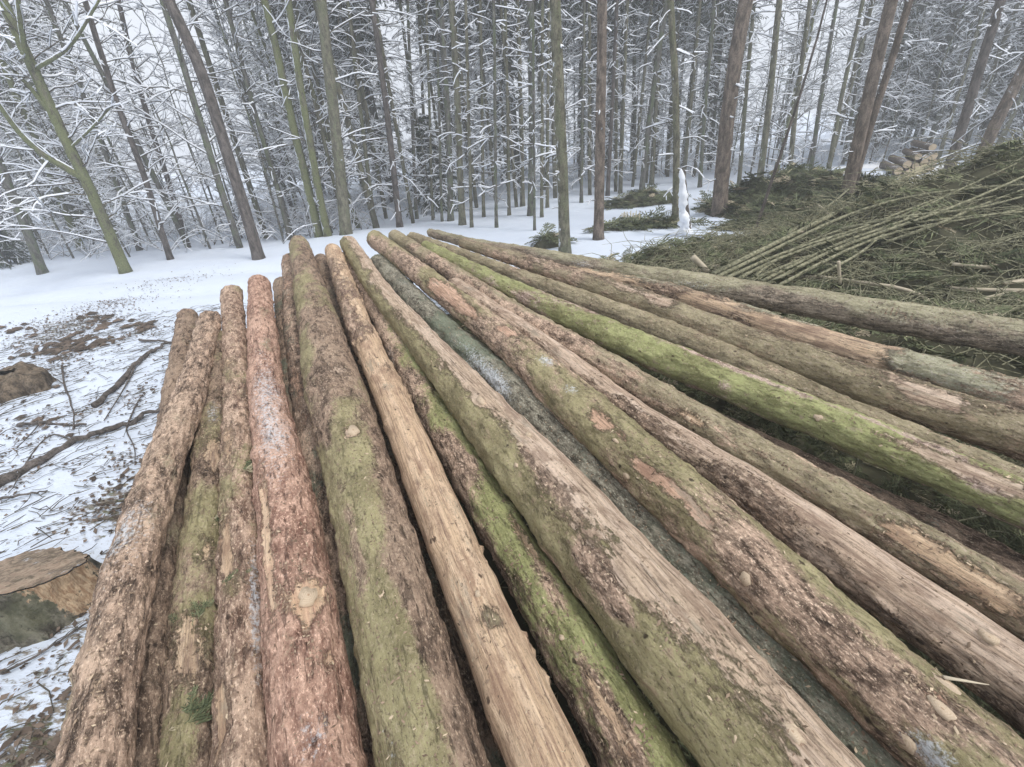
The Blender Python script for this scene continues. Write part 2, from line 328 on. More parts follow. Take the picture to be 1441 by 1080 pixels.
# key: dh, stations (centre px, py, width px), colours, moss (level, angle deg, angular weight), peel (same), frost level, label
LOGS = [
 ('B', 0, [(295,450,33),(268,560,46),(230,651,56),(190,780,76),(158,900,94),(136,1080,120)], (BR_D, PK_L, OLV, WOOD, WOOD2), (.08,0,0), (-.1,0,0), .15,
  'leftmost upper log of the pile, brown barked, its near part closest to the stump'),
 ('A', .18, [(265,447,33),(250,560,45),(232,700,62),(207,900,90),(199,1080,110)], (BR_D, BR_L, OLV, WOOD, WOOD2), (.1,0,0), (-.1,0,0), .0,
  'dark brown log half hidden under the leftmost log, far end on its left'),
 ('X', .36, [(292,470,34),(272,600,48),(254,720,56),(240,860,66),(232,1080,90)], (sc3(BR_D, .8), BR_L, DGR, WOOD, WOOD2), (.1,0,0), (-.1,0,0), .0,  # added log, fills the slit so that it stays dark
  'lowest dark log added to darken the slit right of the leftmost upper log'),
 ('W2', .14, [(312,480,36),(297,651,56),(283,780,70),(266,1080,98)], (BR_D, BR_L, GRN, WOOD, TANW2), (.24,0,.1), (.20,0,.1), .1,
  'rough flaking log with dark moss tufts, low in the gap right of the leftmost log'),
 ('C', .07, [(326,412,31),(336,560,44),(342,780,70),(347,1080,105)], (PK_D, PK_L, GRN, WOOD, WOOD2), (.12,0,0), (.12,-30,.15), .12,
  'pinkish brown log with pale scars, directly left of the smooth reddish log'),
 ('D', 0, [(365,400,33),(375,560,54),(395,651,74),(412,780,103),(430,900,124),(446,1080,142)], (RD_D, RD_L, OLV, WOOD, REDW), (.0,0,0), (-.02,-50,.12), .2,
  'smooth reddish bark log with a large pale knot scar and orange streaks'),
 ('E', .27, [(397,402,26),(412,560,38),(446,700,56),(492,1080,100)], (BR_D, BR_L, DGR, WOOD, WOOD2), (.3,0,0), (-.1,0,0), .0,
  'thin dark log sunk between the smooth reddish log and the broad mossy brown log'),
 ('E2', .2, [(409,368,26),(417,470,36),(445,640,54),(490,900,90)], (BR_D, PK_L, DGR, REDW, REDW2), (.15,0,0), (.25,0,.1), .0,
  'thin log with orange scars tucked under the left side of the broad mossy brown log'),
 ('F', 0, [(421,345,28),(448,453,60),(468,542,84),(502,651,98),(535,780,114),(565,900,131),(607,1080,163)], (BR_D, BR_L, GRN, TANW, TANW2), (.34,-35,.26), (-.12,30,.1), .05,
  'broad brown log with green moss along its left half and a square pale bark scar'),
 ('F3', .27, [(453,368,22),(484,470,34),(560,700,60),(655,960,95)], (sc3(BR_D, .8), BR_L, DGR, WOOD, WOOD2), (.2,0,0), (-.1,0,0), .0,
  'narrow dark brown log in the gap left of the peeled pale log'),
 ('P', 0, [(469,354,25),(503,453,37),(546,550,49),(589,651,61),(641,780,72),(694,900,91),(771,1080,120)], (PK_D, PK_L, OLV, WOOD, WOOD2), (.05,0,0), (.72,0,.1), .0,
  'pale debarked log with honey coloured bare wood, the palest of the pile'),
 ('G', .15, [(487,364,20),(540,453,34),(592,550,44),(652,651,54),(727,780,67),(803,900,80),(905,1080,115)], (BR_D, PK_L, BRG, WOOD, WOOD2), (.38,40,.45), (.05,-20,.1), .02,
  'bright green edged log with a ragged brown bark strip, right beside the pale debarked log'),
 ('H', 0, [(491,343,24),(527,400,32),(560,441,38),(590,474,45),(634,527,57),(666,566,69),(700,606,82),(783,698,112),(859,797,134),(947,896,160),(1039,1011,178),(1105,1085,190)], (BR_D, PK_L, GRN, TANW, TANW2), (.42,-50,.5), (.34,52,.62), .0,
  'thickest log of the pile, mossy green on its left, stripped splintery wood on its right'),
 ('K', .16, [(533,371,26),(591,434,36),(657,496,44),(713,542,50),(757,589,54),(824,662,60),(932,774,70),(1145,993,92),(1245,1092,104)], ((0.13,0.115,0.085), (0.36,0.33,0.26), DGR, TANW, TANW2), (.44,0,0), (-.1,0,0), .06,
  'frosted grey log lying low between the thickest log and the long green diagonal log'),
 ('J', 0, [(528,337,24),(607,398,31),(662,441,36),(729,495,50),(862,617,76),(950,697,86),(1167,893,113),(1253,972,122),(1400,1105,140)], (BR_D, PK_L, GRN, REDW, REDW2), (.46,10,.12), (.0,0,.1), .05,
  'long green log with orange peeled patches and round pale knots, right of the thickest log'),
 ('N', .06, [(556,334,20),(596,360,22),(662,400,26),(722,441,31),(811,491,38),(867,524,41),(1000,604,48),(1141,682,56),(1252,749,64),(1441,860,74)], (BR_D, PK_L, OLV, WOOD, WOOD2), (.5,0,.1), (.08,0,.0), .0,
  'slender olive log with flaky bark patches beside the long straw coloured log'),
 ('L', .06, [(640,402,26),(780,500,42),(862,570,52),(1000,655,64),(1141,750,78),(1233,818,86),(1441,962,106)], (BR_D, PK_L, OLV, TANW, TANW2), (.0,0,0), (.5,30,.3), .0,
  'straw coloured log with fibrous half stripped bark, right of the long green knotty log'),
 ('V', .34, [(860,530,36),(1000,600,44),(1150,675,56),(1441,828,84)], (sc3(BR_D, .8), BR_L, DGR, WOOD, WOOD2), (.2,0,0), (-.1,0,0), .0,
  'dark log deep in the gap under the bright green log'),
 ('O', 0, [(600,348,18),(640,368,20),(700,398,24),(789,439,34),(878,481,44),(1000,530,48),(1141,585,54),(1274,638,58),(1441,710,66)], (PK_D, (0.52,0.40,0.33), BRG, TANW, TANW2), (.46,-50,.45), (.08,40,.12), .0,
  'bright lime green mossy log with a pinkish upper side on the right of the pile'),
 ('Q', .08, [(580,335,16),(640,356,18),(700,378,20),(811,421,30),(893,451,34),(1029,506,40),(1141,561,44),(1240,603,46),(1441,688,52)], (BR_D, PK_L, OLV, TANW, TANW2), (.62,0,.1), (-.05,0,0), .0,
  'smooth olive log peeping out behind the bright lime green log'),
 ('R', 0, [(650,342,14),(744,370,22),(811,394,28),(893,421,36),(940,439,38),(1029,476,44),(1118,505,50),(1230,547,56),(1441,614,66)], (BR_D, PK_L, OLV, TANW, TANW2), (.48,-30,.25), (.18,50,.3), .0,
  'olive brown log with loose bark flakes in front of the sawdust strewn log'),
 ('S', .05, [(800,382,18),(940,412,30),(1029,441,36),(1141,480,44),(1297,522,48),(1441,560,52)], (BR_D, PK_L, PGR, WOOD, TANW2), (.36,50,.3), (.46,-20,.1), .1,
  'log strewn with tan bark crumbs and pale green film, second from the brash heap'),
 ('T', 0, [(606,328,12),(662,343,15),(740,357,19),(856,380,27),(940,396,33),(1073,416,38),(1141,428,41),(1252,446,45),(1352,463,48),(1441,476,50)], ((0.13,0.11,0.085), (0.36, 0.29, 0.22), (0.37, 0.36, 0.22), TANW, TANW2), (.52,25,.4), (-.1,0,0), .18,
  'rearmost green log lying along the foot of the brash heap'),
]
# local patches: log key, px, py, half length px, half width px, kind, strength
PATCH = [
 ('B', 196, 720, 45, 22, 'frost', .45), ('B', 165, 760, 30, 12, 'frost', .35), ('B', 240, 600, 60, 18, 'moss', .25), ('B', 95, 950, 60, 14, 'moss', .6), ('B', 150, 1000, 80, 30, 'peel', .25),
 ('D', 375, 540, 80, 22, 'frost', .42), ('D', 380, 620, 40, 18, 'frost', .4), ('D', 436, 838, 26, 34, 'peel', .9), ('D', 372, 720, 60, 9, 'peel', .62), ('D', 376, 800, 60, 6, 'peel', .5), ('D', 432, 880, 40, 10, 'peel', .5), ('D', 460, 925, 16, 16, 'peel', .75), ('D', 410, 900, 30, 16, 'moss', .5), ('D', 440, 1040, 30, 20, 'frost', .4), ('D', 370, 450, 50, 10, 'moss', .4),
 ('C', 360, 870, 90, 8, 'frost', .6), ('C', 316, 775, 26, 6, 'peel', .7), ('C', 308, 1005, 30, 7, 'peel', .7), ('C', 320, 640, 30, 6, 'peel', .4), ('C', 345, 560, 60, 10, 'frost', .3), ('C', 325, 820, 20, 14, 'moss', .8),
 ('W2', 300, 640, 16, 9, 'peel', .5), ('W2', 262, 920, 30, 12, 'peel', .55), ('W2', 290, 780, 20, 9, 'peel', .4), ('W2', 300, 580, 20, 10, 'frost', .5), ('W2', 285, 870, 24, 16, 'moss', .9), ('W2', 290, 730, 30, 14, 'moss', .7), ('W2', 250, 1030, 30, 14, 'moss', .8),
 ('F', 430, 390, 70, 26, 'moss', -.22), ('F', 460, 470, 60, 30, 'moss', -.2), ('F', 470, 500, 50, 30, 'moss', -.4), ('F', 490, 610, 40, 14, 'moss', .3), ('F', 540, 640, 60, 20, 'moss', -.5), ('F', 520, 720, 60, 30, 'moss', .35), ('F', 580, 820, 90, 22, 'moss', -.6), ('F', 570, 960, 100, 34, 'moss', .25), ('F', 497, 607, 9, 10, 'peel', 1.0), ('F', 655, 1050, 60, 14, 'moss', -.6), ('F', 475, 520, 12, 16, 'peel', .5), ('F', 610, 880, 30, 9, 'peel', .5), ('F', 500, 760, 90, 8, 'moss', -.4), ('F', 545, 1050, 40, 12, 'frost', .4),
 ('P', 474, 400, 50, 22, 'peel', -.45), ('P', 690, 870, 24, 20, 'moss', .8), ('P', 690, 870, 16, 14, 'peel', -.5), ('P', 490, 440, 20, 14, 'peel', -.3),
 ('G', 510, 410, 90, 30, 'moss', -.6), ('G', 548, 500, 30, 14, 'frost', .6), ('G', 625, 575, 24, 12, 'frost', .45), ('G', 650, 640, 40, 12, 'moss', -.6), ('G', 760, 800, 60, 12, 'moss', -.7), ('G', 740, 760, 40, 8, 'peel', .5), ('G', 805, 915, 26, 12, 'frost', .55), ('G', 860, 1000, 70, 16, 'moss', -.8), ('G', 850, 990, 60, 8, 'peel', .5),
 ('H', 560, 420, 50, 14, 'moss', .2), ('H', 632, 500, 60, 9, 'peel', .45), ('H', 676, 563, 10, 8, 'peel', .9), ('H', 745, 640, 50, 16, 'moss', -.6), ('H', 800, 700, 60, 20, 'moss', -.5), ('H', 860, 850, 50, 24, 'moss', -.7), ('H', 840, 800, 40, 20, 'moss', -.6), ('H', 970, 960, 70, 26, 'moss', -.6), ('H', 960, 1000, 60, 26, 'peel', .25), ('H', 890, 812, 22, 16, 'peel', 1.0), ('H', 920, 900, 30, 26, 'moss', .35), ('H', 1010, 1020, 40, 26, 'moss', .35), ('H', 880, 940, 60, 30, 'moss', .4), ('H', 890, 790, 60, 12, 'moss', .7), ('H', 1000, 960, 100, 12, 'moss', .3),
 ('K', 570, 400, 40, 14, 'frost', .4), ('K', 660, 500, 60, 18, 'frost', .55), ('K', 700, 540, 40, 16, 'frost', .45), ('K', 800, 610, 100, 30, 'frost', -.5), ('K', 960, 760, 200, 60, 'frost', -.6),
 ('J', 560, 360, 30, 14, 'moss', -.5), ('J', 618, 405, 30, 16, 'peel', .7), ('J', 655, 435, 30, 12, 'peel', .75), ('J', 718, 466, 16, 12, 'peel', .8), ('J', 770, 508, 16, 14, 'frost', .8), ('J', 805, 548, 14, 14, 'frost', .7), ('J', 845, 590, 20, 14, 'peel', .65), ('J', 905, 660, 24, 9, 'peel', .6), ('J', 950, 690, 34, 10, 'peel', .6), ('J', 985, 728, 20, 10, 'peel', .7), ('J', 1060, 780, 40, 26, 'moss', -.55), ('J', 1140, 850, 50, 22, 'moss', -.4), ('J', 1310, 970, 34, 18, 'peel', .35), ('J', 1300, 1000, 60, 24, 'moss', -.4), ('J', 1310, 1060, 20, 16, 'frost', .8), ('J', 880, 570, 80, 10, 'moss', .4), ('J', 1200, 850, 140, 14, 'moss', .5), ('J', 740, 500, 60, 20, 'peel', -.2),
 ('L', 880, 570, 60, 16, 'peel', -.3), ('L', 1370, 880, 24, 12, 'peel', .5),
 ('N', 650, 395, 90, 14, 'moss', -.5), ('N', 770, 465, 50, 12, 'moss', -.35), ('N', 975, 590, 24, 9, 'peel', .5), ('N', 1100, 650, 40, 10, 'peel', .45), ('N', 1270, 750, 30, 10, 'peel', .6), ('N', 1360, 810, 50, 14, 'peel', .6), ('N', 1180, 700, 40, 14, 'moss', .3),
 ('O', 700, 398, 90, 14, 'moss', -.45), ('O', 830, 470, 30, 14, 'moss', -.3), ('O', 1025, 540, 16, 12, 'moss', -.8), ('O', 900, 495, 40, 14, 'moss', .3), ('O', 1340, 650, 60, 10, 'peel', .75), ('O', 1380, 680, 30, 12, 'moss', -.7), ('O', 1000, 505, 100, 7, 'moss', -.6), ('O', 1150, 565, 140, 7, 'moss', -.6), ('O', 1180, 600, 90, 12, 'moss', .35),
 ('R', 880, 405, 50, 8, 'peel', .4), ('R', 1310, 560, 30, 12, 'peel', .7), ('R', 930, 425, 20, 8, 'peel', .6), ('R', 740, 370, 90, 14, 'moss', -.35), ('R', 1180, 520, 40, 14, 'moss', .3),
 ('S', 1000, 430, 60, 12, 'peel', .3), ('S', 1105, 462, 30, 14, 'peel', .4), ('S', 1185, 488, 34, 12, 'peel', .6), ('S', 1300, 515, 60, 14, 'moss', .4), ('S', 1300, 515, 60, 14, 'peel', -.5), ('S', 1400, 550, 50, 14, 'peel', -.3),
 ('T', 820, 375, 20, 12, 'frost', .5), ('T', 1000, 405, 80, 9, 'frost', .3), ('T', 1260, 442, 30, 10, 'peel', .55), ('T', 700, 350, 100, 14, 'moss', -.3), ('T', 1100, 420, 50, 10, 'moss', -.4), ('T', 1330, 462, 60, 7, 'frost', .4),
]
# knots and stubs: log key, px, py, length px, width px, splinter
KNOTS = [('D', 434, 838, 15, 17, 0), ('F', 536, 835, 9, 7, 0), ('F', 497, 606, 11, 10, 0), ('J', 1048, 815, 11, 10, 0), ('J', 1110, 771, 12, 6, 1), ('J', 1326, 998, 16, 8, 0), ('J', 1269, 1040, 16, 11, 0), ('J', 1325, 956, 22, 8, 1),
         ('J', 880, 670, 7, 6, 0), ('J', 852, 682, 6, 6, 0), ('J', 866, 620, 6, 4, 0), ('H', 676, 563, 9, 7, 0), ('H', 731, 628, 9, 7, 0), ('H', 744, 611, 6, 5, 0), ('H', 1115, 1030, 16, 8, 0), ('H', 790, 590, 6, 4, 0),
         ('O', 1152, 588, 7, 6, 0), ('N', 967, 589, 6, 5, 0), ('L', 1392, 897, 11, 6, 0), ('C', 297, 975, 8, 8, 0), ('H', 726, 655, 5, 4, 0), ('P', 672, 835, 6, 5, 0), ('H', 575, 452, 5, 4, 0), ('G', 790, 897, 5, 5, 0)]

def log_axis(dh, st):
    P = []; D = []
    for i, (x, y, wd) in enumerate(st):
        a = st[max(i - 1, 0)]; b = st[min(i + 1, len(st) - 1)]
        tx, ty = b[0] - a[0], b[1] - a[1]; L = math.hypot(tx, ty); tx /= L; ty /= L
        d = ray(x, y); c = d * ((-H0 - dh) / (d[2] - TILT * d[1]))
        e = ray(x - ty * wd / 2, y + tx * wd / 2); tt = CX * tx - CY * ty
        n = np.cross(e, tt); n /= np.linalg.norm(n)
        P.append(c + EYE); D.append(abs(c @ n))
    P = np.array(P); D = np.array(D)
    far = P[0]; near = P[-1]; dr = P[-1] - P[-2]; dr /= np.linalg.norm(dr)
    # go on past the frame, levelling with the general direction
    gen = P[-1] - P[0]; gen /= np.linalg.norm(gen)
    dr = dr * 0.5 + gen * 0.5; dr /= np.linalg.norm(dr)
    P = np.vstack([P, near + dr * 0.7, near + dr * 1.5]); D = np.append(D, [D[-1], D[-1]])
    s = np.concatenate([[0], np.cumsum(np.linalg.norm(np.diff(P, axis=0), axis=1))])
    return P, D, s
def gsmooth(A, k):
    if k < 1: return A
    x = np.arange(-3 * k, 3 * k + 1); g = np.exp(-x ** 2 / (2.0 * k * k)); g /= g.sum()
    out = np.empty_like(A)
    for c in range(A.shape[1]):
        a = A[:, c]; pad = np.concatenate([2 * a[0] - a[3 * k:0:-1], a, 2 * a[-1] - a[-2:-3 * k - 2:-1]]); out[:, c] = np.convolve(pad, g, 'valid')
    return out

log_objs = {}; log_info = {}
def build_log(idx, key, dh, st, cols, moss, peel, frost, label):
    P, D, s = log_axis(dh, st)
    Ltot = s[-1]; big = key not in ('E', 'E2', 'F3', 'V', 'A', 'X')
    # finer rings where the log comes close to the camera
    ss = [0.0]
    while ss[-1] < Ltot:
        c = np.array([np.interp(ss[-1], s, P[:, q]) for q in range(3)]); dist = np.linalg.norm(c - EYE)
        ss.append(ss[-1] + max(0.0086, 0.0068 * dist) * (1 if big else 1.6))
    ss = np.array(ss); n = len(ss)
    fine = np.linspace(0, Ltot, 400)
    A = np.stack([np.interp(fine, s, P[:, q]) for q in range(3)] + [np.interp(fine, s, D)], -1)
    k = max(2, int(0.28 / (Ltot / 400))); k = min(k, 30); A = gsmooth(A, k)
    Cn = np.stack([np.interp(ss, fine, A[:, q]) for q in range(3)], -1); Rr = np.interp(ss, fine, A[:, 3])
    T = np.gradient(Cn, axis=0); T /= np.linalg.norm(T, axis=1)[:, None]
    Sd = np.cross(T, [0, 0, 1.0]); Sd /= np.linalg.norm(Sd, axis=1)[:, None]
    # T runs from the far end towards the camera, so -Sd points to the picture's right
    Sd = -Sd; Up = np.cross(Sd, -T); Up = np.where(Up[:, 2:3] < 0, -Up, Up)
    K = 80 if big else 40
    th = np.arange(K) * 2 * math.pi / K
    TH, SS = np.meshgrid(th, ss); TH = TH.ravel(); SS = SS.ravel(); RR = np.repeat(Rr, K)
    r0 = Rr.mean()
    lc = np.stack([np.sin(TH) * r0, np.cos(TH) * r0, SS], -1); off = idx * 7.31
    lcs = lc + np.array([off, off * 0.3, off * 1.7])
    base = Cn.repeat(K, 0) + np.sin(TH)[:, None] * Sd.repeat(K, 0) * RR[:, None] + np.cos(TH)[:, None] * Up.repeat(K, 0) * RR[:, None]
    def ang(a): return np.cos(TH - R(a))
    f1 = fbm(lcs * [5, 5, 2.2], 4, 40 + idx); f2 = fbm(lcs * [7, 7, 2.6], 4, 80 + idx); f3 = fbm(lcs * [4, 4, 2], 3, 120 + idx)
    ms = moss[0] + moss[2] * ang(moss[1]) + (f1 - 0.5) * 1.3
    pl = peel[0] + peel[2] * ang(peel[1]) + (f2 - 0.5) * 0.9
    fr = frost - 0.08 + (f3 - 0.5) * 0.6
    bv = BVHTree.FromPolygons([Vector(v) for v in base[::1][:]], [(i * K + j, i * K + (j + 1) % K, (i + 1) * K + (j + 1) % K, (i + 1) * K + j) for i in range(0, n - 1) for j in range(K)]) if any(p[0] == key for p in PATCH + KNOTS) else None
    hits = {}
    for p in PATCH:
        if p[0] != key: continue
        d = Vector(ray(p[1], p[2])).normalized(); h = bv.ray_cast(Vector(EYE), d)
        if h[0] is None:
            i = int(np.argmin([np.linalg.norm(np.cross(np.array(d), c - EYE)) for c in Cn])); 
            dd = base - EYE; q = int(np.argmin(np.linalg.norm(np.cross(dd, np.array(d)), axis=1))); hp = base[q]
        else: hp = np.array(h[0])
        i = int(np.argmin(np.linalg.norm(Cn - hp, axis=1))); dist = np.linalg.norm(hp - EYE)
        view = (Cn[i] - EYE) / np.linalg.norm(Cn[i] - EYE); fs = math.sqrt(max(0.05, 1 - (view @ T[i]) ** 2))
        Ls = p[3] * dist / FPX / fs; Ws = p[4] * dist / FPX
        ds = SS - ss[i]; cr = hp - Cn[i]; cr /= np.linalg.norm(cr); a0 = math.atan2(cr @ Sd[i], cr @ Up[i])
        da = (TH - a0 + math.pi) % (2 * math.pi) - math.pi
        g = np.exp(-(ds / Ls) ** 2 - (da * RR / Ws) ** 2) * p[6]
        if p[5] == 'moss': ms = ms + g
        elif p[5] == 'peel': pl = pl + g
        else: fr = fr + g
    # relief: out of round, bark plates, bark lifted above the stripped wood
    knob = (fbm(lcs * [6, 6, 3], 3, 160 + idx) - 0.5) * 0.17 * RR + (fbm(lcs * [2.2, 2.2, 0.9], 2, 170 + idx) - 0.5) * 0.10 * RR
    bark = (fbm(lcs * [38, 38, 16], 3, 200 + idx) - 0.5) * 0.013 + np.clip(fbm(lcs * [24, 24, 11], 3, 210 + idx) - .52, 0, .1) * .05
    pn = fbm(lcs * [34, 34, 15], 3, 230 + idx)
    pf = np.clip((pl + (pn - 0.5) * 0.9 - 0.44) / 0.1, 0, 1)
    wood_r = (fbm(lcs * [50, 50, 3], 3, 260 + idx) - 0.5) * 0.007
    wh = np.zeros(len(SS)); bump = np.zeros(len(SS)); rw = np.random.RandomState(900 + idx); sw = rw.uniform(.1, .3)
    while sw < Ltot:
        near_ = np.abs(SS - sw) < .14; bump[near_] += .02 * RR[near_] * np.exp(-((SS[near_] - sw) / .05) ** 2)
        for q in range(rw.randint(1, 4)):
            a0 = rw.uniform(-1.9, 1.9); s0 = sw + rw.normal(0, .025); da = (TH[near_] - a0 + math.pi) % (2 * math.pi) - math.pi; d2 = (da * RR[near_]) ** 2 + ((SS[near_] - s0) * .75) ** 2; g_ = rw.uniform(.009, .016)
            bump[near_] += rw.uniform(.005, .011) * np.exp(-d2 / (g_ * 2.2) ** 2) - .004 * np.exp(-d2 / (g_ * .8) ** 2); wh[near_] = np.maximum(wh[near_], np.exp(-d2 / g_ ** 2))
        sw += rw.uniform(.22, .5)
    knob = knob + bump
    disp = knob + bark * 1.35 * (1 - pf) + wood_r * pf - 0.007 * pf + 0.001 - 0.03 * RR
    rad = RR + disp
    # soft shoulder at the sawn far end
    V = Cn.repeat(K, 0) + (np.sin(TH)[:, None] * Sd.repeat(K, 0) + np.cos(TH)[:, None] * Up.repeat(K, 0)) * rad[:, None]
    e = np.clip(SS / 0.015, 0, 1); V = Cn.repeat(K, 0) * (1 - (0.99 + 0.01 * e))[:, None] + V * (0.99 + 0.01 * e)[:, None]
    for end_, sg in ((0, 1), (1, -1)):                      # saw cuts are never quite square
        ds_ = SS if end_ == 0 else Ltot - SS; ta, tb_ = rw.normal(0, .22), rw.normal(0, .22); V = V + T.repeat(K, 0) * ((np.sin(TH) * ta + np.cos(TH) * tb_) * RR * np.clip(1 - ds_ / .15, 0, 1))[:, None]
    i = np.arange(n - 1)[:, None] * K; j = np.arange(K)[None, :]; j2 = (j + 1) % K
    Q = np.stack([i + j, i + K + j, i + K + j2, i + j2], -1).reshape(-1, 4)
    loc = Cn[0].copy()
    me = np_mesh('bark', V - loc, [Q])
    a = me.attributes.new('lc', 'FLOAT_VECTOR', 'POINT'); a.data.foreach_set('vector', lcs.astype(np.float32).ravel())
    fattr(me, 'moss', ms); fattr(me, 'peel', pl); fattr(me, 'frost', fr); fattr(me, 'whorl', wh)
    mat = bark_log_material('log_bark', cols[0], cols[1], cols[2], cols[3], cols[4], rnd.uniform(.85, 1.2))
    root = empty('spruce_log', loc, label, 'log', 'felled logs in the pile')
    link('bark', me, mat, root)
    for end in (0, n - 1):                                  # sawn faces
        ring = V[end * K:(end + 1) * K] - loc; cen = ring.mean(0); ax = T[end] * (-1 if end == 0 else 1)
        vs = [cen + ax * 0.004]; fs = []
        for q, fr_ in enumerate((0.35, 0.7, 0.985)): vs += list(cen + (ring - cen) * fr_ + ax * (0.004 - 0.001 * q))
        for j_ in range(K):
            fs.append((0, 1 + j_, 1 + (j_ + 1) % K, 1 + (j_ + 1) % K) if False else (0, 1 + j_, 1 + (j_ + 1) % K))
        Q2 = []
        for q in range(2):
            for j_ in range(K): Q2.append((1 + q * K + j_, 1 + (q + 1) * K + j_, 1 + (q + 1) * K + (j_ + 1) % K, 1 + q * K + (j_ + 1) % K))
        link('cut_end', np_mesh('cut_end', vs, [np.array(fs), np.array(Q2)]), M['sawn'], root)
    # knots
    for kx, px, py, lp, wp, spl in [q for q in KNOTS if q[0] == key]:
        d = Vector(ray(px, py)).normalized(); h = bv.ray_cast(Vector(EYE), d)
        if h[0] is None: continue
        hp = np.array(h[0]); i = int(np.argmin(np.linalg.norm(Cn - hp, axis=1))); nn = hp - Cn[i]; nn -= T[i] * (nn @ T[i]); nn /= np.linalg.norm(nn)
        dist = np.linalg.norm(hp - EYE); view = (hp - EYE) / dist; fs_ = math.sqrt(max(0.08, 1 - (view @ T[i]) ** 2))
        a_ = min(0.05, lp * dist / FPX / fs_ * 0.62); b_ = wp * dist / FPX * 0.62; cc = np.cross(nn, T[i])
        th_ = np.arange(14) * 2 * math.pi / 14; jit = 1 + 0.5 * (rs.rand(14) - 0.5)
        rimv = [hp - nn * 0.01 + (T[i] * a_ * math.cos(x) * 1.08 + cc * b_ * math.sin(x) * 1.08) * q for x, q in zip(th_, jit)]
        topv = [hp + nn * 0.0035 + (T[i] * a_ * math.cos(x) + cc * b_ * math.sin(x)) * q + nn * 0.0015 * math.cos(x) for x, q in zip(th_, jit)]
        vs = np.array(rimv + topv + [hp + nn * 0.0030]) - loc
        QQ = [(j_, (j_ + 1) % 14, 14 + (j_ + 1) % 14, 14 + j_) for j_ in range(14)]; TT = [(28, 14 + j_, 14 + (j_ + 1) % 14) for j_ in range(14)]
        mk = np_mesh('branch_stub', vs, [np.array(QQ), np.array(TT)], False); fattr(mk, 'var', [0] * 28 + [1]); ko = link('branch_stub', mk, M['knot'], root)
        if spl:
            g = Geo(); b0 = hp + nn * 0.008 - loc; sdir = CX * 0.95 - CY * 0.16; L_ = 0.07 * dist
            g.tube([b0, b0 + sdir * L_ * 0.5, b0 + sdir * L_], [0.006, 0.004, 0.0015], 4); link('splinter', g.mesh('splinter'), M['stick'], ko)
    # loose bark flakes and crumbs
    Nf = (3600 if key in 'RSW2F' else 2300) if big else 500
    edge = np.exp(-((pl + (pn - 0.5) * 0.9 - 0.46) / 0.09) ** 2) * np.clip(np.cos(TH) + 0.35, 0, 1) + 0.05 * np.clip(np.cos(TH), 0, 1)
    ids = rs.choice(len(V), Nf, p=edge / edge.sum()); g = Geo()
    nrm = (V - Cn.repeat(K, 0)); nrm /= np.linalg.norm(nrm, axis=1)[:, None]
    for q in ids:
        p0 = V[q] - loc; nn = nrm[q]; ti = T[q // K]; cc = np.cross(nn, ti); sz = 0.0022 + 0.007 * rs.rand() ** 2 * (1.5 if rs.rand() < .10 else 1); asp = rs.uniform(.25, .65); an = rs.uniform(0, 6.28)
        u = (ti * math.cos(an) + cc * math.sin(an)); v = np.cross(nn, u); lf = rs.uniform(0.0, 0.5) * sz
        vs = [p0 - u * sz * rs.uniform(.8, 1.3), p0 + v * sz * asp + nn * lf - u * sz * rs.uniform(-.5, .5), p0 + u * sz * rs.uniform(.7, 1.2) + nn * (lf + .002), p0 - v * sz * asp + nn * .002 + u * sz * rs.uniform(-.5, .5), p0 + nn * (sz * .35 + lf * .5)]
        g.add(vs, None, [(0, 1, 4), (1, 2, 4), (2, 3, 4), (3, 0, 4)], rs.rand())
    fo = link('bark_flakes', g.mesh('bark_flakes', False), M['crumbs'], root); fo['kind'] = 'stuff'
    log_objs[key] = root; log_info[key] = (Cn, T, Sd, Up, Rr)
for i_, L_ in enumerate(LOGS): build_log(i_, *L_)

# ------------------------------------------------------------------ brash: heaps of spruce tops
_log_lines = [(log_info[k][0][:, :2]) for k in ('B', 'T')]
MIDS = [(*on_plane(px_, py_)[:2], sx_, sy_, h_) for px_, py_, sx_, sy_, h_ in [(905,285,.95,.5,.42),(900,322,1.3,.28,.16),(925,372,1.0,.22,.2),(775,346,.35,.2,.3),(985,358,.3,.2,.18),(1075,318,.9,.3,.2)]]
def heap_h(x, y):
    x = np.asarray(x, float); y = np.asarray(y, float)
    main = 1.42 * np.exp(-((x - 8.2) / np.where(x < 8.2, 3.8, 5.0)) ** 2 - ((y - 6.7) / np.where(y < 6.7, 2.9, 1.6)) ** 2)
    back = 0.8 * np.exp(-((x - 8.0) / np.where(x < 8, 1.45, 3.2)) ** 2 - ((y - 12.6) / 1.5) ** 2)
    mid = sum(h_ * np.exp(-((x - cx_) / sx_) ** 2 - ((y - cy_) / sy_) ** 2) for cx_, cy_, sx_, sy_, h_ in MIDS)
    # bed of trimmings under and between the logs, added to darken the gaps
    Bx = np.interp(y, log_info['B'][0][::-1, 1], log_info['B'][0][::-1, 0]); Tx = np.interp(y, log_info['T'][0][::-1, 1], log_info['T'][0][::-1, 0])
    inside = np.clip((x - Bx + 0.03) / 0.10, 0, 1) * np.clip((Tx + 0.5 - x) / 0.5, 0, 1) * np.clip((6.9 + 0.05 * x - y) / 0.8, 0, 1) * np.clip((y + 1.6) / .5, 0, 1)
    bed = (0.16 + 0.12 * np.clip((x + 0.6) / 1.5, 0, 1)) * inside
    right = 0.5 * np.clip((x - Tx + 0.2) / 0.8, 0, 1) * np.clip((4.9 - y) / 1.4, 0, 1) * np.clip((y - 0.2) / 1.0, 0, 1) * np.clip((x - 1.2) / 1.5, 0, 1)
    n = fbm(np.stack([x * 1.6, y * 1.6, 0 * x], -1), 3, 55)
    tot = np.maximum(np.maximum(main, bed), right) + back + mid
    return tot * (0.72 + 0.56 * n)
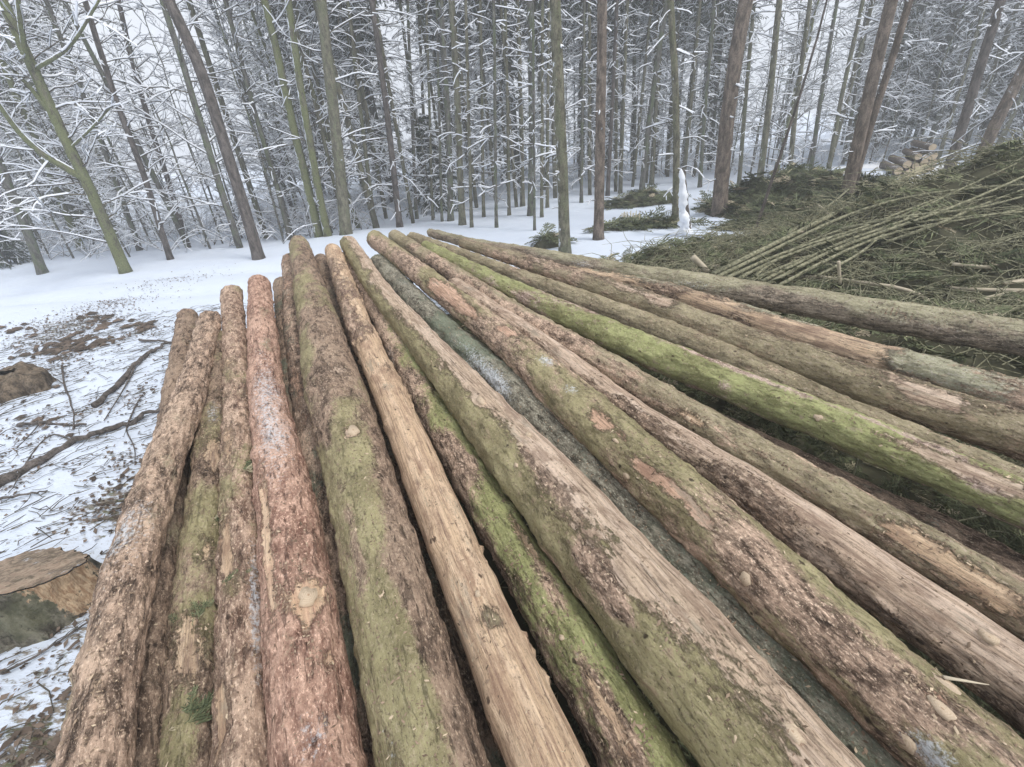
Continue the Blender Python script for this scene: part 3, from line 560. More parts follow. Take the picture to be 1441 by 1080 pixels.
def build_heap():
    xs = np.arange(-3.6, 17, 0.09); ys = np.arange(-1.8, 18.5, 0.09)
    Xg, Yg = np.meshgrid(xs, ys); X = Xg.ravel(); Y = Yg.ravel(); hh = heap_h(X, Y); g = ground_h(X, Y)
    Z = np.where(hh > 0.07, g + hh - 0.04, g - 0.12) + (fbm(np.stack([X * 12, Y * 12, 0 * X], -1), 2, 66) - .5) * 0.07
    nx, ny = len(xs), len(ys); i = np.arange(ny - 1)[:, None] * nx; j = np.arange(nx - 1)[None, :]
    Q = np.stack([i + j, i + j + 1, i + nx + j + 1, i + nx + j], -1).reshape(-1, 4)
    keep = (hh[Q] > 0.05).any(1)
    o = link('brash_litter', np_mesh('brash_litter', np.stack([X, Y, Z], -1), [Q[keep]]), M['heap'])
    tag(o, 'dark mat of spruce litter under the brash and log pile, added to darken the gaps', 'brush', None, 'stuff')
build_heap()

def make_spray(L, seed, wk=1.0):
    r = np.random.RandomState(seed); V = []; T = []; A = []
    def blade(p, d, ln, wd, up, a):
        s_ = np.cross(d, up); s_ /= np.linalg.norm(s_) + 1e-9; b = len(V); tw = up * wd * r.uniform(-.8, .8)
        V.extend([p, p + d * ln * .45 + s_ * wd * wk + tw, p + d * ln, p + d * ln * .55 - s_ * wd * wk + up * wd * .5]); A.extend([a] * 4)
        T.extend([(b, b + 1, b + 2), (b, b + 2, b + 3)])
    ax = np.array([1.0, 0, 0]); up = np.array([0, 0, 1.0])
    for k in range(6):
        f = k / 6.0; p = ax * L * f + up * (-0.12 * L * f * f); blade(p, ax, L * .24, 0.008, up, r.uniform(.3, .9))
        for sgn in (-1, 1):
            if r.rand() < .1: continue
            d = np.array([.75, sgn * r.uniform(.5, .9), r.uniform(-.25, .2)]); d /= np.linalg.norm(d); ln = L * (0.55 - 0.4 * f) * r.uniform(.7, 1.2)
            blade(p, d, ln, 0.008, up, r.uniform(.05, .75))
            for q in (.3, .62):
                for s2 in (-1, 1):
                    d2 = np.array([.9, sgn * .2 + s2 * .6, r.uniform(-.3, .1)]); d2 /= np.linalg.norm(d2); blade(p + d * ln * q, d2, ln * .38, 0.0075, up, r.uniform(.1, .8))
    return np.array(V), np.array(T), np.array(A)
SPR = [make_spray(l, 3 + i) for i, l in enumerate((.22, .3, .38, .26))]
SPR_FINE = [make_spray(l, 13 + i, .7) for i, l in enumerate((.22, .3, .26))]
def scatter_sprays(pts, scale=(.8, 1.3), tilt=.5, az=None, seed=1, tone=0.0, lift=0.02, src=None):
    r = np.random.RandomState(seed); VV = []; TT = []; AA = []; n = 0
    for p in pts:
        V, T, A = (src or SPR)[r.randint(len(src or SPR))]; a = r.uniform(0, 6.283) if az is None else r.normal(az, .55)
        ca, sa = math.cos(a), math.sin(a); tb = r.normal(0, tilt * .6); rl = r.normal(0, tilt); s_ = r.uniform(*scale)
        Rz = np.array([[ca, -sa, 0], [sa, ca, 0], [0, 0, 1]]); Ry = np.array([[math.cos(tb), 0, math.sin(tb)], [0, 1, 0], [-math.sin(tb), 0, math.cos(tb)]]); Rx = np.array([[1, 0, 0], [0, math.cos(rl), -math.sin(rl)], [0, math.sin(rl), math.cos(rl)]])
        W = (V * s_) @ (Rz @ Ry @ Rx).T + np.array(p) + [0, 0, lift]
        VV.append(W); TT.append(T + n); n += len(V)
        AA.append(np.clip(A * .8 + tone + r.normal(0, .12), 0, .95) if r.rand() > .07 else np.clip(A * .1 + r.uniform(.8, 1), 0, 1))
    me = np_mesh('sprays', np.vstack(VV), [np.vstack(TT)], False); fattr(me, 'var', np.concatenate(AA)); return me
def heap_points(n, x0, x1, y0, y1, seed, hmin=.06, wt=None):
    r = np.random.RandomState(seed); out = []
    while len(out) < n:
        X = r.uniform(x0, x1, n); Y = r.uniform(y0, y1, n); hh = heap_h(X, Y); k = hh > hmin
        if wt is not None: k &= r.rand(n) < wt(X, Y)
        Z = ground_h(X, Y) + hh
        out.extend(np.stack([X, Y, Z], -1)[k].tolist())
    return np.array(out[:n])
def logline(x, y): return np.interp(y, log_info['T'][0][::-1, 1], log_info['T'][0][::-1, 0])
pts = heap_points(3700, 1.0, 14.5, 1.2, 10.6, 5, .08, lambda X, Y: np.clip((X - logline(X, Y) + .25) * 3, 0, 1) * np.clip(1.25 - np.hypot(X, Y) / 18, .2, 1))
pts[:, 2] += np.random.RandomState(2).uniform(-.03, .10, len(pts))
tag(link('spruce_brash', scatter_sprays(pts, (.6, 1.25), .42, None, 8, -.05), M['needles']), 'large heap of cut green spruce brash on the right behind the log pile', 'brush', None, 'stuff')
pts = heap_points(1100, 3.5, 12.5, 10.4, 14.8, 6, .1); tag(link('spruce_brash', scatter_sprays(pts, (1.2, 2.2), .5, None, 9, -.18), M['needles']), 'dark green bank of brash under the trees beyond the snowy gap on the right', 'brush', None, 'stuff')
pts = np.vstack([heap_points(650, -.5, 7.2, 8.2, 17.6, 7, .05, lambda X, Y: ((sum(h_ * np.exp(-((X - cx_) / sx_) ** 2 - ((Y - cy_) / sy_) ** 2) for cx_, cy_, sx_, sy_, h_ in MIDS)) > .04) * 1.0)])
tag(link('spruce_brash', scatter_sprays(pts, (1.0, 1.7), .4, None, 10, -.1), M['needles']), 'low scattered spruce trimmings on the snow between the pile and the tall trunks', 'brush', None, 'stuff')
pts = heap_points(1300, -3.2, 3.8, -.2, 6.6, 13, .08, lambda X, Y: np.where(X < logline(X, Y) + .2, 1.0, 0.0)); pts[:, 2] += .01
tag(link('spruce_trimmings', scatter_sprays(pts, (.4, .8), .35, None, 14, -.12, .02, SPR_FINE), M['needles']), 'green needles and trimmings lying in the gaps between and under the logs', 'brush', None, 'stuff')

pts = heap_points(1500, .3, 3.6, .4, 4.2, 23, .05, lambda X, Y: np.where((X < logline(X, Y) - .1) & (X > .25 + .3 * (3 - Y) * 0), 1.0, 0.0)); pts[:, 2] += np.random.RandomState(3).uniform(.0, .12, len(pts))
tag(link('spruce_trimmings', scatter_sprays(pts, (.5, .9), .5, None, 24, -.02, .02, SPR_FINE), M['needles']), 'brushy trimmings filling the dark gap beside the bright lime green log', 'brush', None, 'stuff')
g = Geo(); r = np.random.RandomState(44)
for p in heap_points(900, -2.4, 3.6, .2, 5.5, 25, .05, lambda X, Y: (X < logline(X, Y)) * 1.0):
    a = r.uniform(0, 6.28); L = r.uniform(.06, .4); d = np.array([math.cos(a), math.sin(a), r.normal(.1, .3)]); w_ = r.uniform(.003, .009); b0 = p + [0, 0, r.uniform(.02, .13)]
    g.tube([b0, b0 + d * L * .5 + [0, 0, .01], b0 + d * L], [w_, w_ * .8, w_ * .5], 4, r.uniform(.0, 1))
tag(link('gap_sticks', g.mesh('gap_sticks'), M['pole']), 'broken sticks and twig stubs caught in the gaps between the logs', 'twigs', None, 'stuff')
# thin twigs through the heap
g = Geo(); r = np.random.RandomState(4)
for p in heap_points(9500, 1.4, 14, 1.6, 10, 15, .08, lambda X, Y: (X > logline(X, Y) + .05) * 1.0):
    a = r.normal(R(36), .5 if r.rand() < .7 else 1.4); L = r.uniform(.2, 1.5) * (.6 if p[1] < 4 else 1); d = np.array([math.cos(a), math.sin(a), r.normal(.04, .12)]); sd_ = np.array([-d[1], d[0], 0]) * r.normal(0, .08) * L
    g.tube([p + [0, 0, .03], p + d * L * .5 + sd_ + [0, 0, .06 + .05 * L], p + d * L + [0, 0, .03]], [.0065, .0055, .002], 3, r.uniform(.0, 1))
tag(link('brash_twigs', g.mesh('brash_twigs'), M['pole']), 'thin bare twigs tangled through the large green brash heap', 'twigs', None, 'stuff')

# long thin poles fanning out from the foot of the heap
def strip_h(x, y): return float(ground_h([x], [y])[0] + heap_h([x], [y])[0])
def on_heap(px, py, lift=0.05):
    d = ray(px, py); t = 1.5
    for _ in range(900):
        p = EYE + d * t
        if p[2] < strip_h(p[0], p[1]) + lift: return p
        t += 0.02
    return EYE + d * t
def heap_march(px, py, lift):                       # coarse vectorised version of on_heap
    d = ray(px, py); tt = np.arange(1.5, 16, .03); P = EYE + d * tt[:, None]
    h_ = ground_h(P[:, 0], P[:, 1]) + heap_h(P[:, 0], P[:, 1]) + lift; k = np.argmax(P[:, 2] < h_)
    return P[k] if (P[:, 2] < h_).any() else P[-1]
POLES = [
 ([(1003,388),(1090,345),(1180,303),(1262,258),(1330,222),(1392,196)], 7, 'uppermost dark pole of the fan, reaching furthest up to the skyline of the brash'),
 ([(1008,392),(1100,348),(1200,297),(1300,270),(1441,262)], 6, 'pole just under the uppermost one, bending level towards the right edge'),
 ([(1020,394),(1110,352),(1215,325),(1300,285),(1380,262)], 5, 'pale olive pole third from the top of the fan'),
 ([(1035,396),(1100,360),(1200,332),(1290,300),(1350,268),(1430,232)], 5, 'slim pole that crosses the middle of the fan and climbs to the right'),
 ([(1052,398),(1130,366),(1220,330),(1310,298),(1400,278)], 5, 'slim olive pole in the middle of the fan'),
 ([(1072,398),(1150,358),(1230,322),(1300,312),(1441,300)], 5, 'pole that flattens out in the lower middle of the fan'),
 ([(1080,402),(1170,352),(1250,325),(1330,300),(1441,250)], 6, 'thicker pole in the lower half of the fan'),
 ([(1095,404),(1180,358),(1265,322),(1360,312),(1441,296)], 5, 'lower pole with its tip level at the right edge'),
 ([(1060,392),(1085,372),(1120,348),(1190,322)], 4, 'short thin pole lying across the foot of the fan'),
 ([(1180,325),(1250,310),(1300,302),(1360,300),(1441,278)], 4, 'thin pole on the upper slope right of the fan'),
 ([(1150,390),(1210,360),(1245,328),(1290,300)], 4, 'thin steep pole branching out below the fan'),
 ([(1230,262),(1270,248),(1320,232),(1400,215)], 4, 'thin pole along the crest of the brash under the distant log stack'),
 ([(1110,330),(1165,296),(1190,270),(1235,236)], 4, 'thin leaning pole on the far side of the fan'),
 ([(1240,345),(1320,318),(1380,290),(1441,268)], 4, 'slender pole low on the right part of the slope'),
]
for st, wd, lab in POLES:
    P = np.array([heap_march(x, y, .13 + .02 * (i_ % 2)) for i_, (x, y) in enumerate(st)])
    P = np.array([P[0] + (P[-1] - P[0]) * 0, *P[1:]]); u = np.linspace(0, 1, 26); s_ = np.concatenate([[0], np.cumsum(np.linalg.norm(np.diff(P, axis=0), axis=1))]); s_ /= s_[-1]
    Q = gsmooth(np.stack([np.interp(u, s_, P[:, k]) for k in range(3)], -1), 3); Q[:, 2] += .015
    dist = np.linalg.norm(P[0] - EYE); r0 = wd * .95 * dist / FPX / 2; g = Geo(); g.tube(Q, np.linspace(r0, r0 * .42, 26), 7)
    root = empty('thin_pole', Q[0], lab, 'pole', 'thin poles fanned over the brash'); me = g.mesh('stem'); o = link('stem', me, M['pole'], root); o.location = -Vector(Q[0])
    g = Geo()
    for k in range(10):
        i_ = rs.randint(3, 24); a = rs.uniform(0, 6.28); L = rs.uniform(.08, .28); d = np.array([math.cos(a), math.sin(a), rs.uniform(.1, .7)]); g.tube([Q[i_], Q[i_] + d * L * .6, Q[i_] + d * L + [0, 0, -.02]], [.005, .004, .0015], 3, rs.rand())
    o = link('side_twigs', g.mesh('side_twigs'), M['pole'], root); o.location = -Vector(Q[0]); o['kind'] = 'stuff'

# pale sticks and split pieces on the brash
STICKS = [([(1088,390),(1150,389),(1215,398),(1268,405),(1300,418),(1328,440)], 3.5, 'long pale bent stick lying on the brash just behind the rearmost log'),
          ([(1180,368),(1182,400)], 3, 'short pale upright stick poking out of the brash'),
          ([(1330,405),(1380,408),(1441,409)], 3.5, 'straight pale stick lying level near the right edge of the brash'),
          ([(1340,372),(1395,377)], 3.5, 'short tan stick on the brash above the pale split board'),
          ([(1345,430),(1400,416),(1441,408)], 2.5, 'thin pale stick slanting up to the right edge of the brash'),
          ([(1360,420),(1441,424)], 2.5, 'thin level stick lowest on the right edge of the brash'),
          ([(975,362),(995,382)], 7, 'stout pale snag at the left foot of the pole fan'),
          ([(1120,296),(1150,288),(1168,304)], 2.5, 'small bent twig lying on the dark far brash')]
for st, wd, lab in STICKS:
    P = np.array([heap_march(x, y, .06) for x, y in st]); dist = np.linalg.norm(P[0] - EYE)
    if len(P) == 2 and st[0][0] in (1180, 975): P = np.array([on_wall(st[0][0], st[0][1], P[1][1]), P[1]])
    u = np.linspace(0, 1, 10); s_ = np.linspace(0, 1, len(P)); Q = np.stack([np.interp(u, s_, P[:, k]) for k in range(3)], -1)
    g = Geo(); g.tube(Q, wd * dist / FPX / 2, 6); o = link('pale_stick', g.mesh('pale_stick'), M['stick']); tag(o, lab, 'stick', 'pale sticks on the brash')
p = heap_march(1425, 397, .08); g = Geo()
vs = np.array([(-.09, -.02, 0), (.1, -.025, .01), (.13, .02, .02), (-.07, .03, .005)]); bt = vs - [0, 0, .02]
g.add(np.vstack([vs, bt]) + p, [(0, 1, 2, 3), (7, 6, 5, 4), (0, 4, 5, 1), (1, 5, 6, 2), (2, 6, 7, 3), (3, 7, 4, 0)]); tag(link('split_board', g.mesh('split_board', False), M['stick']), 'pale freshly split piece of wood at the right edge of the brash', 'wood')

# distant stack of short logs
bz = on_wall(1290, 238, 16.0); r = np.random.RandomState(8)
rows = [(-2, 0), (-1, 0), (0, 0), (1, 0), (2, 0), (-1.5, 1), (-.5, 1), (.5, 1), (1.5, 1), (-1, 2), (0, 2), (1, 2), (.1, 3)]
words = ['bottom row far left', 'bottom row second from left', 'bottom row centre', 'bottom row second from right', 'bottom row far right', 'second row far left', 'second row left of centre', 'second row right of centre', 'second row far right', 'third row left', 'third row middle', 'third row right', 'topmost']
t = NT('log_face'); o_ = t.obj(); t.col(t.mix(t.noise(o_, 8, 3), (0.55, 0.44, 0.31), (0.72, 0.59, 0.43))); M['face'] = t.m
for (a, b), wd_ in zip(rows, words):
    rr = r.uniform(.08, .13); cx, cz = bz[0] + a * .27 + b * .09 + r.normal(0, .05), bz[2] - .02 + b * .19 + r.normal(0, .035); an = R(-12) + r.normal(0, .05); d = np.array([math.sin(-an) + .35, math.cos(an), 0]); d /= np.linalg.norm(d)
    root = empty('stacked_log', (cx, bz[1], cz), f'short log with pale cut face in the distant stack, {wd_}', 'log', 'logs in the distant stack')
    g = Geo(); g.tube([(0, 0, 0), d * 1.4, d * 2.8], [rr, rr * .97, rr * .93], 12); link('bark', g.mesh('bark'), M['bark_red'], root)
    g = Geo(); th = np.arange(12) * math.pi / 6; sd_ = np.cross(d, [0, 0, 1]); vs = [d * -.012] + [sd_ * math.cos(x) * rr * .93 + np.array([0, 0, 1]) * math.sin(x) * rr * .93 - d * .01 for x in th]
    g.add(vs, None, [(0, 1 + (k + 1) % 12, 1 + k) for k in range(12)]); link('cut_face', g.mesh('cut_face', False), M['face'], root)
# support: a low bank under the stack
g = Geo(); Xs = np.linspace(-3.4, 3.4, 24); Ys = np.linspace(-2.2, 5.5, 20); XX, YY = np.meshgrid(Xs, Ys); hb = (bz[2] - .12 + .1) * np.clip(1.5 - np.hypot(XX / 2.5, (YY - 1.4) / 2.9), 0, 1); hb = np.minimum(hb, bz[2] - .12)
me = np_mesh('snow_bank', np.stack([XX.ravel() + bz[0], YY.ravel() + bz[1], hb.ravel() - .1 + .05 * fbm(np.stack([XX.ravel() * 3, YY.ravel() * 3, XX.ravel() * 0], -1), 3, 3)], -1), [np.array([(i * 24 + j, i * 24 + j + 1, (i + 1) * 24 + j + 1, (i + 1) * 24 + j) for i in range(19) for j in range(23)])])
o = link('snow_bank', me, M['snow']); o['kind'] = 'structure'

# ------------------------------------------------------------------ foreground left: stumps, fallen branches, litter
def big_stump():
    c = on_plane(28, 842, 0.05); k = 120; th = np.arange(k) * 2 * math.pi / k; r = np.random.RandomState(3)
    prof = 0.325 * (1 + 0.10 * np.cos(th * 3 + .8) + .05 * np.cos(th * 5 + 2) + .02 * r.randn(k)); bulge = np.exp(-((th - R(20)) / .45) ** 2) + np.exp(-((th - R(380)) / .45) ** 2); prof = prof + .09 * bulge
    x = np.cos(th) * prof; y = np.sin(th) * prof; top = 0.20 - 0.45 * y - .06 * x
    V = []; Q = []
    LV = [(q / 19.0, 1 + .16 * (1 - q / 19.0) ** 2) for q in range(20)]
    for f, s_ in LV:
        nn = 1 + .16 * (fbm(np.stack([x * 16, y * 16, np.full(k, f * 3)], -1), 4, 12) - .5); z = -.1 + (top + .1) * f
        notch = np.clip(bulge * 1.2 - .35, 0, 1) * np.clip((f - .3) * 2, 0, 1)
        V.append(np.stack([x * s_ * nn, y * s_ * nn, z], -1))
    V = np.vstack(V); Q = np.array([(i * k + j, i * k + (j + 1) % k, (i + 1) * k + (j + 1) % k, (i + 1) * k + j) for i in range(19) for j in range(k)])
    root = empty('tree_stump', c, 'big cut stump with a slanting pale top and dark mossy side in the snow', 'stump')
    mb = np_mesh('bark', V, [Q]); tt_ = np.tile(np.exp(-((th - R(2)) / .5) ** 2) + np.exp(-((th - R(362)) / .5) ** 2), 20); ff_ = np.repeat(np.linspace(0, 1, 20), k); fattr(mb, 'torn', tt_ + (ff_ - .55) * .5); link('bark', mb, M['stump_bark'], root)
    ring = V[-k:]; cen = ring.mean(0); vs = [cen + [0, 0, .02]]; 
    for fr_ in (.25, .5, .75, .93, .995):
        p = cen + (ring - cen) * fr_; p[:, 2] += .004 + .014 * (fbm(p * [9, 30, 9], 4, 4) - .5) * (fr_ < .99) + (.012 if fr_ < .9 else .004) ; vs += list(p)
    TT = [(0, 1 + j, 1 + (j + 1) % k) for j in range(k)]; QQ = [(1 + q * k + j, 1 + (q + 1) * k + j, 1 + (q + 1) * k + (j + 1) % k, 1 + q * k + (j + 1) % k) for q in range(4) for j in range(k)]
    mt_ = np_mesh('cut_top', vs, [np.array(TT), np.array(QQ)]); fattr(mt_, 'var', [0] + sum([[q_] * k for q_ in (.25, .5, .75, .93, 1)], [])); link('cut_top', mt_, M['stump_top'], root)
t = NT('stump_bark'); o_ = t.obj(); n1 = t.noise(o_, 26, 6, .7); n3 = t.noise(o_, 5, 3)
nf = t.noise(o_, 40, 6, .7, (1, 1, .15)); n9 = t.noise(o_, 12, 6, .7, (1, 1, .5)); cb = t.mix(t.ramp(n9, .36, .64), (0.055, 0.05, 0.04), (0.27, 0.25, 0.195)); cb = t.mix(t.math('MULTIPLY', t.ramp(n3, .45, .6), .5), cb, (0.16, 0.165, 0.10)); cb = t.mix(t.math('MULTIPLY', t.ramp(n1, .45, .35), .7), cb, (0.04, .035, .03))
ct = t.mix(t.ramp(nf, .38, .6), (0.32, 0.20, 0.12), (0.60, 0.45, 0.30)); tf = t.ramp(t.math('ADD', t.attr('torn'), t.math('MULTIPLY', t.math('SUBTRACT', n9, .5), 2.2)), .5, .62)
t.col(t.mix(tf, cb, ct)); t.nrm(t.bump(t.math('ADD', n9, t.math('MULTIPLY', n1, .6)), 1.0, .035)); M['stump_bark'] = t.m
M['stump_old'] = simple_bark('old_stump', (0.06, 0.047, 0.035), (0.23, 0.18, 0.13), None, 0, .2)
t = NT('stump_top'); o_ = t.obj(); n1 = t.noise(o_, 5, 5, .6, None, .5); n2 = t.noise(o_, 60, 4, .7, (1, .15, 1))
rg = t.math('SINE', t.math('MULTIPLY', t.math('ADD', t.attr('var'), t.math('MULTIPLY', n1, .18)), 85.0)); c_ = t.mix(t.ramp(n1, .38, .62), (0.38, 0.28, 0.21), (0.19, 0.15, 0.115)); c_ = t.mix(t.math('MULTIPLY', t.ramp(rg, .2, .9), .28), c_, (0.2, 0.14, 0.09)); c_ = t.mix(t.math('MULTIPLY', t.ramp(n2, .45, .6), .6), c_, (0.48, 0.39, 0.29))
c_ = t.mix(t.math('MULTIPLY', t.ramp(t.noise(o_, 16, 6, .75), .52, .62), .8), c_, (0.12, .10, .07)); t.col(t.mix(t.ramp(t.noise(o_, 9, 6, .8), .60, .68), c_, (0.6, .63, .68))); t.nrm(t.bump(t.math('ADD', n2, n1), .8, .012)); M['stump_top'] = t.m
t = NT('torn_wood'); o_ = t.obj(); t.col(t.mix(t.noise(o_, 30, 4), (0.36, 0.25, 0.15), (0.60, 0.45, 0.29))); M['torn'] = t.m
big_stump()
c = on_plane(22, 548, .05); g = Geo(); V, T_, = None, None
k = 30; th = np.arange(k) * 2 * math.pi / k; root = empty('tree_stump', c, 'low weathered brown stump at the left edge, beyond the big cut stump', 'stump')
rr = .34 * (1 + .14 * np.cos(3 * th) + .08 * np.cos(7 * th + 1)); V = []; k = 64; th = np.arange(k) * 2 * math.pi / k; rr = .31 * (1 + .14 * np.cos(3 * th) + .08 * np.cos(7 * th + 1))
for f in np.linspace(0, 1, 18):
    s_ = math.cos(f * 1.45) ** .6 * 1.25; V.append(np.stack([np.cos(th) * rr * s_, np.sin(th) * rr * s_, np.full(k, -.06) + .30 * math.sin(f * 1.5)], -1))
V = np.vstack(V); V = V * (1 + .55 * (fbm(V * 8 + 3, 5, 8) - .5))[:, None]
link('bark', np_mesh('bark', V, [np.array([(i * k + j, i * k + (j + 1) % k, (i + 1) * k + (j + 1) % k, (i + 1) * k + j) for i in range(17) for j in range(k)])]), M['stump_old'], root)
BR = [([(-30,706),(10,680),(60,655),(105,625),(150,606),(200,588),(236,572)], 9, 'longest dark fallen branch reaching from the left edge to the log pile', [([(60,655),(30,668),(-20,690)], 5), ([(105,625),(75,610),(40,655),(20,690)], 3), ([(180,594),(195,570),(205,555)], 3), ([(180,594),(178,610),(192,630),(192,655)], 2.5)]),
      ([(135,577),(165,552),(196,520),(218,498),(244,487)], 6.5, 'short dark fallen branch with a forked end above the longest one', [([(196,520),(182,545),(148,595)], 3), ([(218,498),(205,505),(165,545)], 3)]),
      ([(28,601),(60,598),(90,604),(125,602)], 4.5, 'small level dead branch lying on the snow left of the forked one', [([(60,598),(50,612),(30,640)], 2)]),
      ([(92,520),(92,545),(106,575),(107,610)], 2.5, 'thin crooked twig standing across the snow at far left', [([(92,545),(70,532)], 1.5)]),
      ([(0,705),(40,700),(70,693)], 3, 'thin twig lying on the snow above the big stump', []),
      ([(0,950),(60,918),(105,893),(140,872)], 3, 'long thin twig on the snow just below the big stump', []),
      ([(200,486),(225,486),(248,487)], 3.5, 'greenish stub of branch sticking out level beside the far end of the leftmost log', [])]
for st, wd, lab, subs in BR:
    def path(st):
        P = np.array([on_plane(x, y, 0.0) for x, y in st]); P[:, 2] = ground_h(P[:, 0], P[:, 1]) + .035
        u = np.linspace(0, 1, 4 * len(P)); s_ = np.linspace(0, 1, len(P)); return gsmooth(np.stack([np.interp(u, s_, P[:, k]) for k in range(3)], -1), 2)
    Q = path(st); r0 = wd * .72 * np.linalg.norm(Q.mean(0) - EYE) / FPX / 2; Q = Q + rs.normal(0, r0 * .35, Q.shape); g = Geo(); g.tube(Q, np.linspace(r0 * 1.2, r0 * .6, len(Q)) * rs.uniform(.8, 1.2, len(Q)), 7)
    if subs:
        root = empty('fallen_branch', Q[0], lab, 'branch', 'fallen branches on the snow'); o = link('main_stem', g.mesh('main_stem'), M['bark_dark'], root); o.location = -Vector(Q[0])
        for s2, w2 in subs: q2 = path(s2); g = Geo(); g.tube(q2, np.linspace(w2 / wd * r0, w2 / wd * r0 * .4, len(q2)), 5); o = link('side_branch', g.mesh('side_branch'), M['bark_dark'], root); o.location = -Vector(Q[0])
    else: tag(link('fallen_branch', g.mesh('fallen_branch'), M['bark_dark']), lab, 'branch', 'fallen branches on the snow')

r = np.random.RandomState(21); g = Geo(); g2 = Geo()
def ground_pt(n, xr, yr): X = r.uniform(*xr, n); Y = r.uniform(*yr, n); return np.stack([X, Y, ground_h(X, Y)], -1)
for p in ground_pt(5200, (-8, -.6), (.2, 8)):
    a = r.normal(R(30), .6); L = r.uniform(.04, .28); d = np.array([math.cos(a), math.sin(a), r.normal(0, .06)]); w_ = r.uniform(.0018, .0045)
    g.tube([p + [0, 0, .02], p + d * L * .5 + [r.normal(0, .02), r.normal(0, .02), .026], p + d * L + [0, 0, .02]], [w_, w_, w_ * .5], 3, r.rand() * .8)
tag(link('fine_twigs', g.mesh('fine_twigs'), M['twig']), 'fine dead twigs sprinkled over the snow left of the log pile', 'twigs', None, 'stuff')
spots = [on_plane(x, y) for x, y, *_ in SPOTS[:16]]; rad = [q[2] for q in SPOTS[:16]]; sw = np.array([q[2] * q[3] for q in SPOTS[:16]])
for q in range(5200):
    if r.rand() < .8: i_ = r.choice(16, p=sw / sw.sum()); P = spots[i_] + r.normal(0, rad[i_] * .55, 3)
    else: P = np.array([r.uniform(-7, -1), r.uniform(.3, 7), 0])
    if math.hypot(P[0], P[1]) < 1.2: continue
    P[2] = ground_h([P[0]], [P[1]])[0] + .022 if q % 4 == 0 else P[2]
    g2.P = None; a = r.uniform(0, 6.28); s_ = r.uniform(.008, .026); u = np.array([math.cos(a), math.sin(a), r.normal(0, .3)]); v = np.array([-math.sin(a), math.cos(a), r.normal(0, .3)])
    g2.add([P - u * s_, P + v * s_ * .6 + [0, 0, .006], P + u * s_, P - v * s_ * .6], None, [(0, 1, 2), (0, 2, 3)], r.rand()); 
V = np.vstack(g2.V); mid = V.reshape(-1, 4, 3).mean(1); gz = ground_h(mid[:, 0], mid[:, 1]) + .018; V = (V.reshape(-1, 4, 3) + np.stack([0 * gz, 0 * gz, gz - mid[:, 2]], -1)[:, None, :]).reshape(-1, 3); g2.V = [V]
gc = Geo()
for px_, py_, sx_, sy_, n_ in [(115, 487, 45, 10, 70), (140, 456, 26, 8, 36), (75, 500, 40, 8, 40), (200, 462, 20, 7, 24), (30, 470, 30, 8, 14), (180, 690, 30, 40, 14), (60, 1040, 50, 30, 10), (120, 960, 40, 60, 10), (55, 590, 40, 30, 14)]:
    for q in range(n_):
        p = on_plane(px_ + r.normal(0, sx_ * .6), py_ + r.normal(0, sy_ * .6)); p[2] = ground_h([p[0]], [p[1]])[0] + .012; s_ = r.uniform(.012, .034) * (1 + p[1] / 3.5); th_ = np.arange(7) * 2 * math.pi / 7; an_ = r.uniform(0, 6.28); el = r.uniform(.35, .8)
        rx = s_ * (1 + .5 * r.randn(7) * .6); ex = np.cos(th_) * rx; ey = np.sin(th_) * rx * el; vs = np.stack([ex * math.cos(an_) - ey * math.sin(an_), ex * math.sin(an_) + ey * math.cos(an_), r.uniform(0, .012, 7)], -1) + p
        gc.add(np.vstack([vs, [p + [0, 0, s_ * .45]]]), None, [(j_, (j_ + 1) % 7, 7) for j_ in range(7)], r.rand() * .7)
tag(link('bark_clods', gc.mesh('bark_clods', False), M['litter']), 'clumps of wet brown bark and leaves lying on the snow left of the pile', 'bark', None, 'stuff')
tag(link('leaf_litter', g2.mesh('leaf_litter', False), M['litter']), 'brown leaves and bark bits in the bare patches of the snow', 'leaves', None, 'stuff')

# sprigs lying on the logs (log key, px, py, size, azimuth, label)
def on_log(key, px, py, lift=.01):
    Cn, T, Sd, Up, Rr = log_info[key]; d = ray(px, py); d = d / np.linalg.norm(d)
    rel = Cn - EYE; t_ = rel @ d; dist = np.linalg.norm(rel - t_[:, None] * d, axis=1); i = int(np.argmin(dist)); h_ = math.sqrt(max(0.0, Rr[i] ** 2 - min(dist[i], Rr[i]) ** 2)); p = EYE + d * (t_[i] - h_)
    n = p - Cn[i]; n /= np.linalg.norm(n); return p + n * lift
for key, px, py, sz, az, lab in [('D', 352, 655, .55, 35, 'mossy spruce sprig lying across the gap onto the smooth reddish log'), ('W2', 275, 872, .5, 120, 'green sprig in the gap right of the leftmost log, half way down'), ('W2', 262, 1020, .6, 60, 'olive sprig at the bottom edge between the leftmost logs'), ('C', 325, 815, .35, 50, 'tiny green sprig stuck on the pinkish brown log'), ('W2', 290, 735, .5, 20, 'dark green sprig on the rough flaking log')]:
    p = on_log(key, px, py, .02); me = scatter_sprays([p + rs.normal(0, .02, 3) * [1, 1, .4] for _ in range(7)], (sz * .45, sz * .75), .3, R(az), int(px), -.15, 0, SPR_FINE); tag(link('spruce_sprig', me, M['needles']), lab, 'sprig', 'sprigs on the logs')

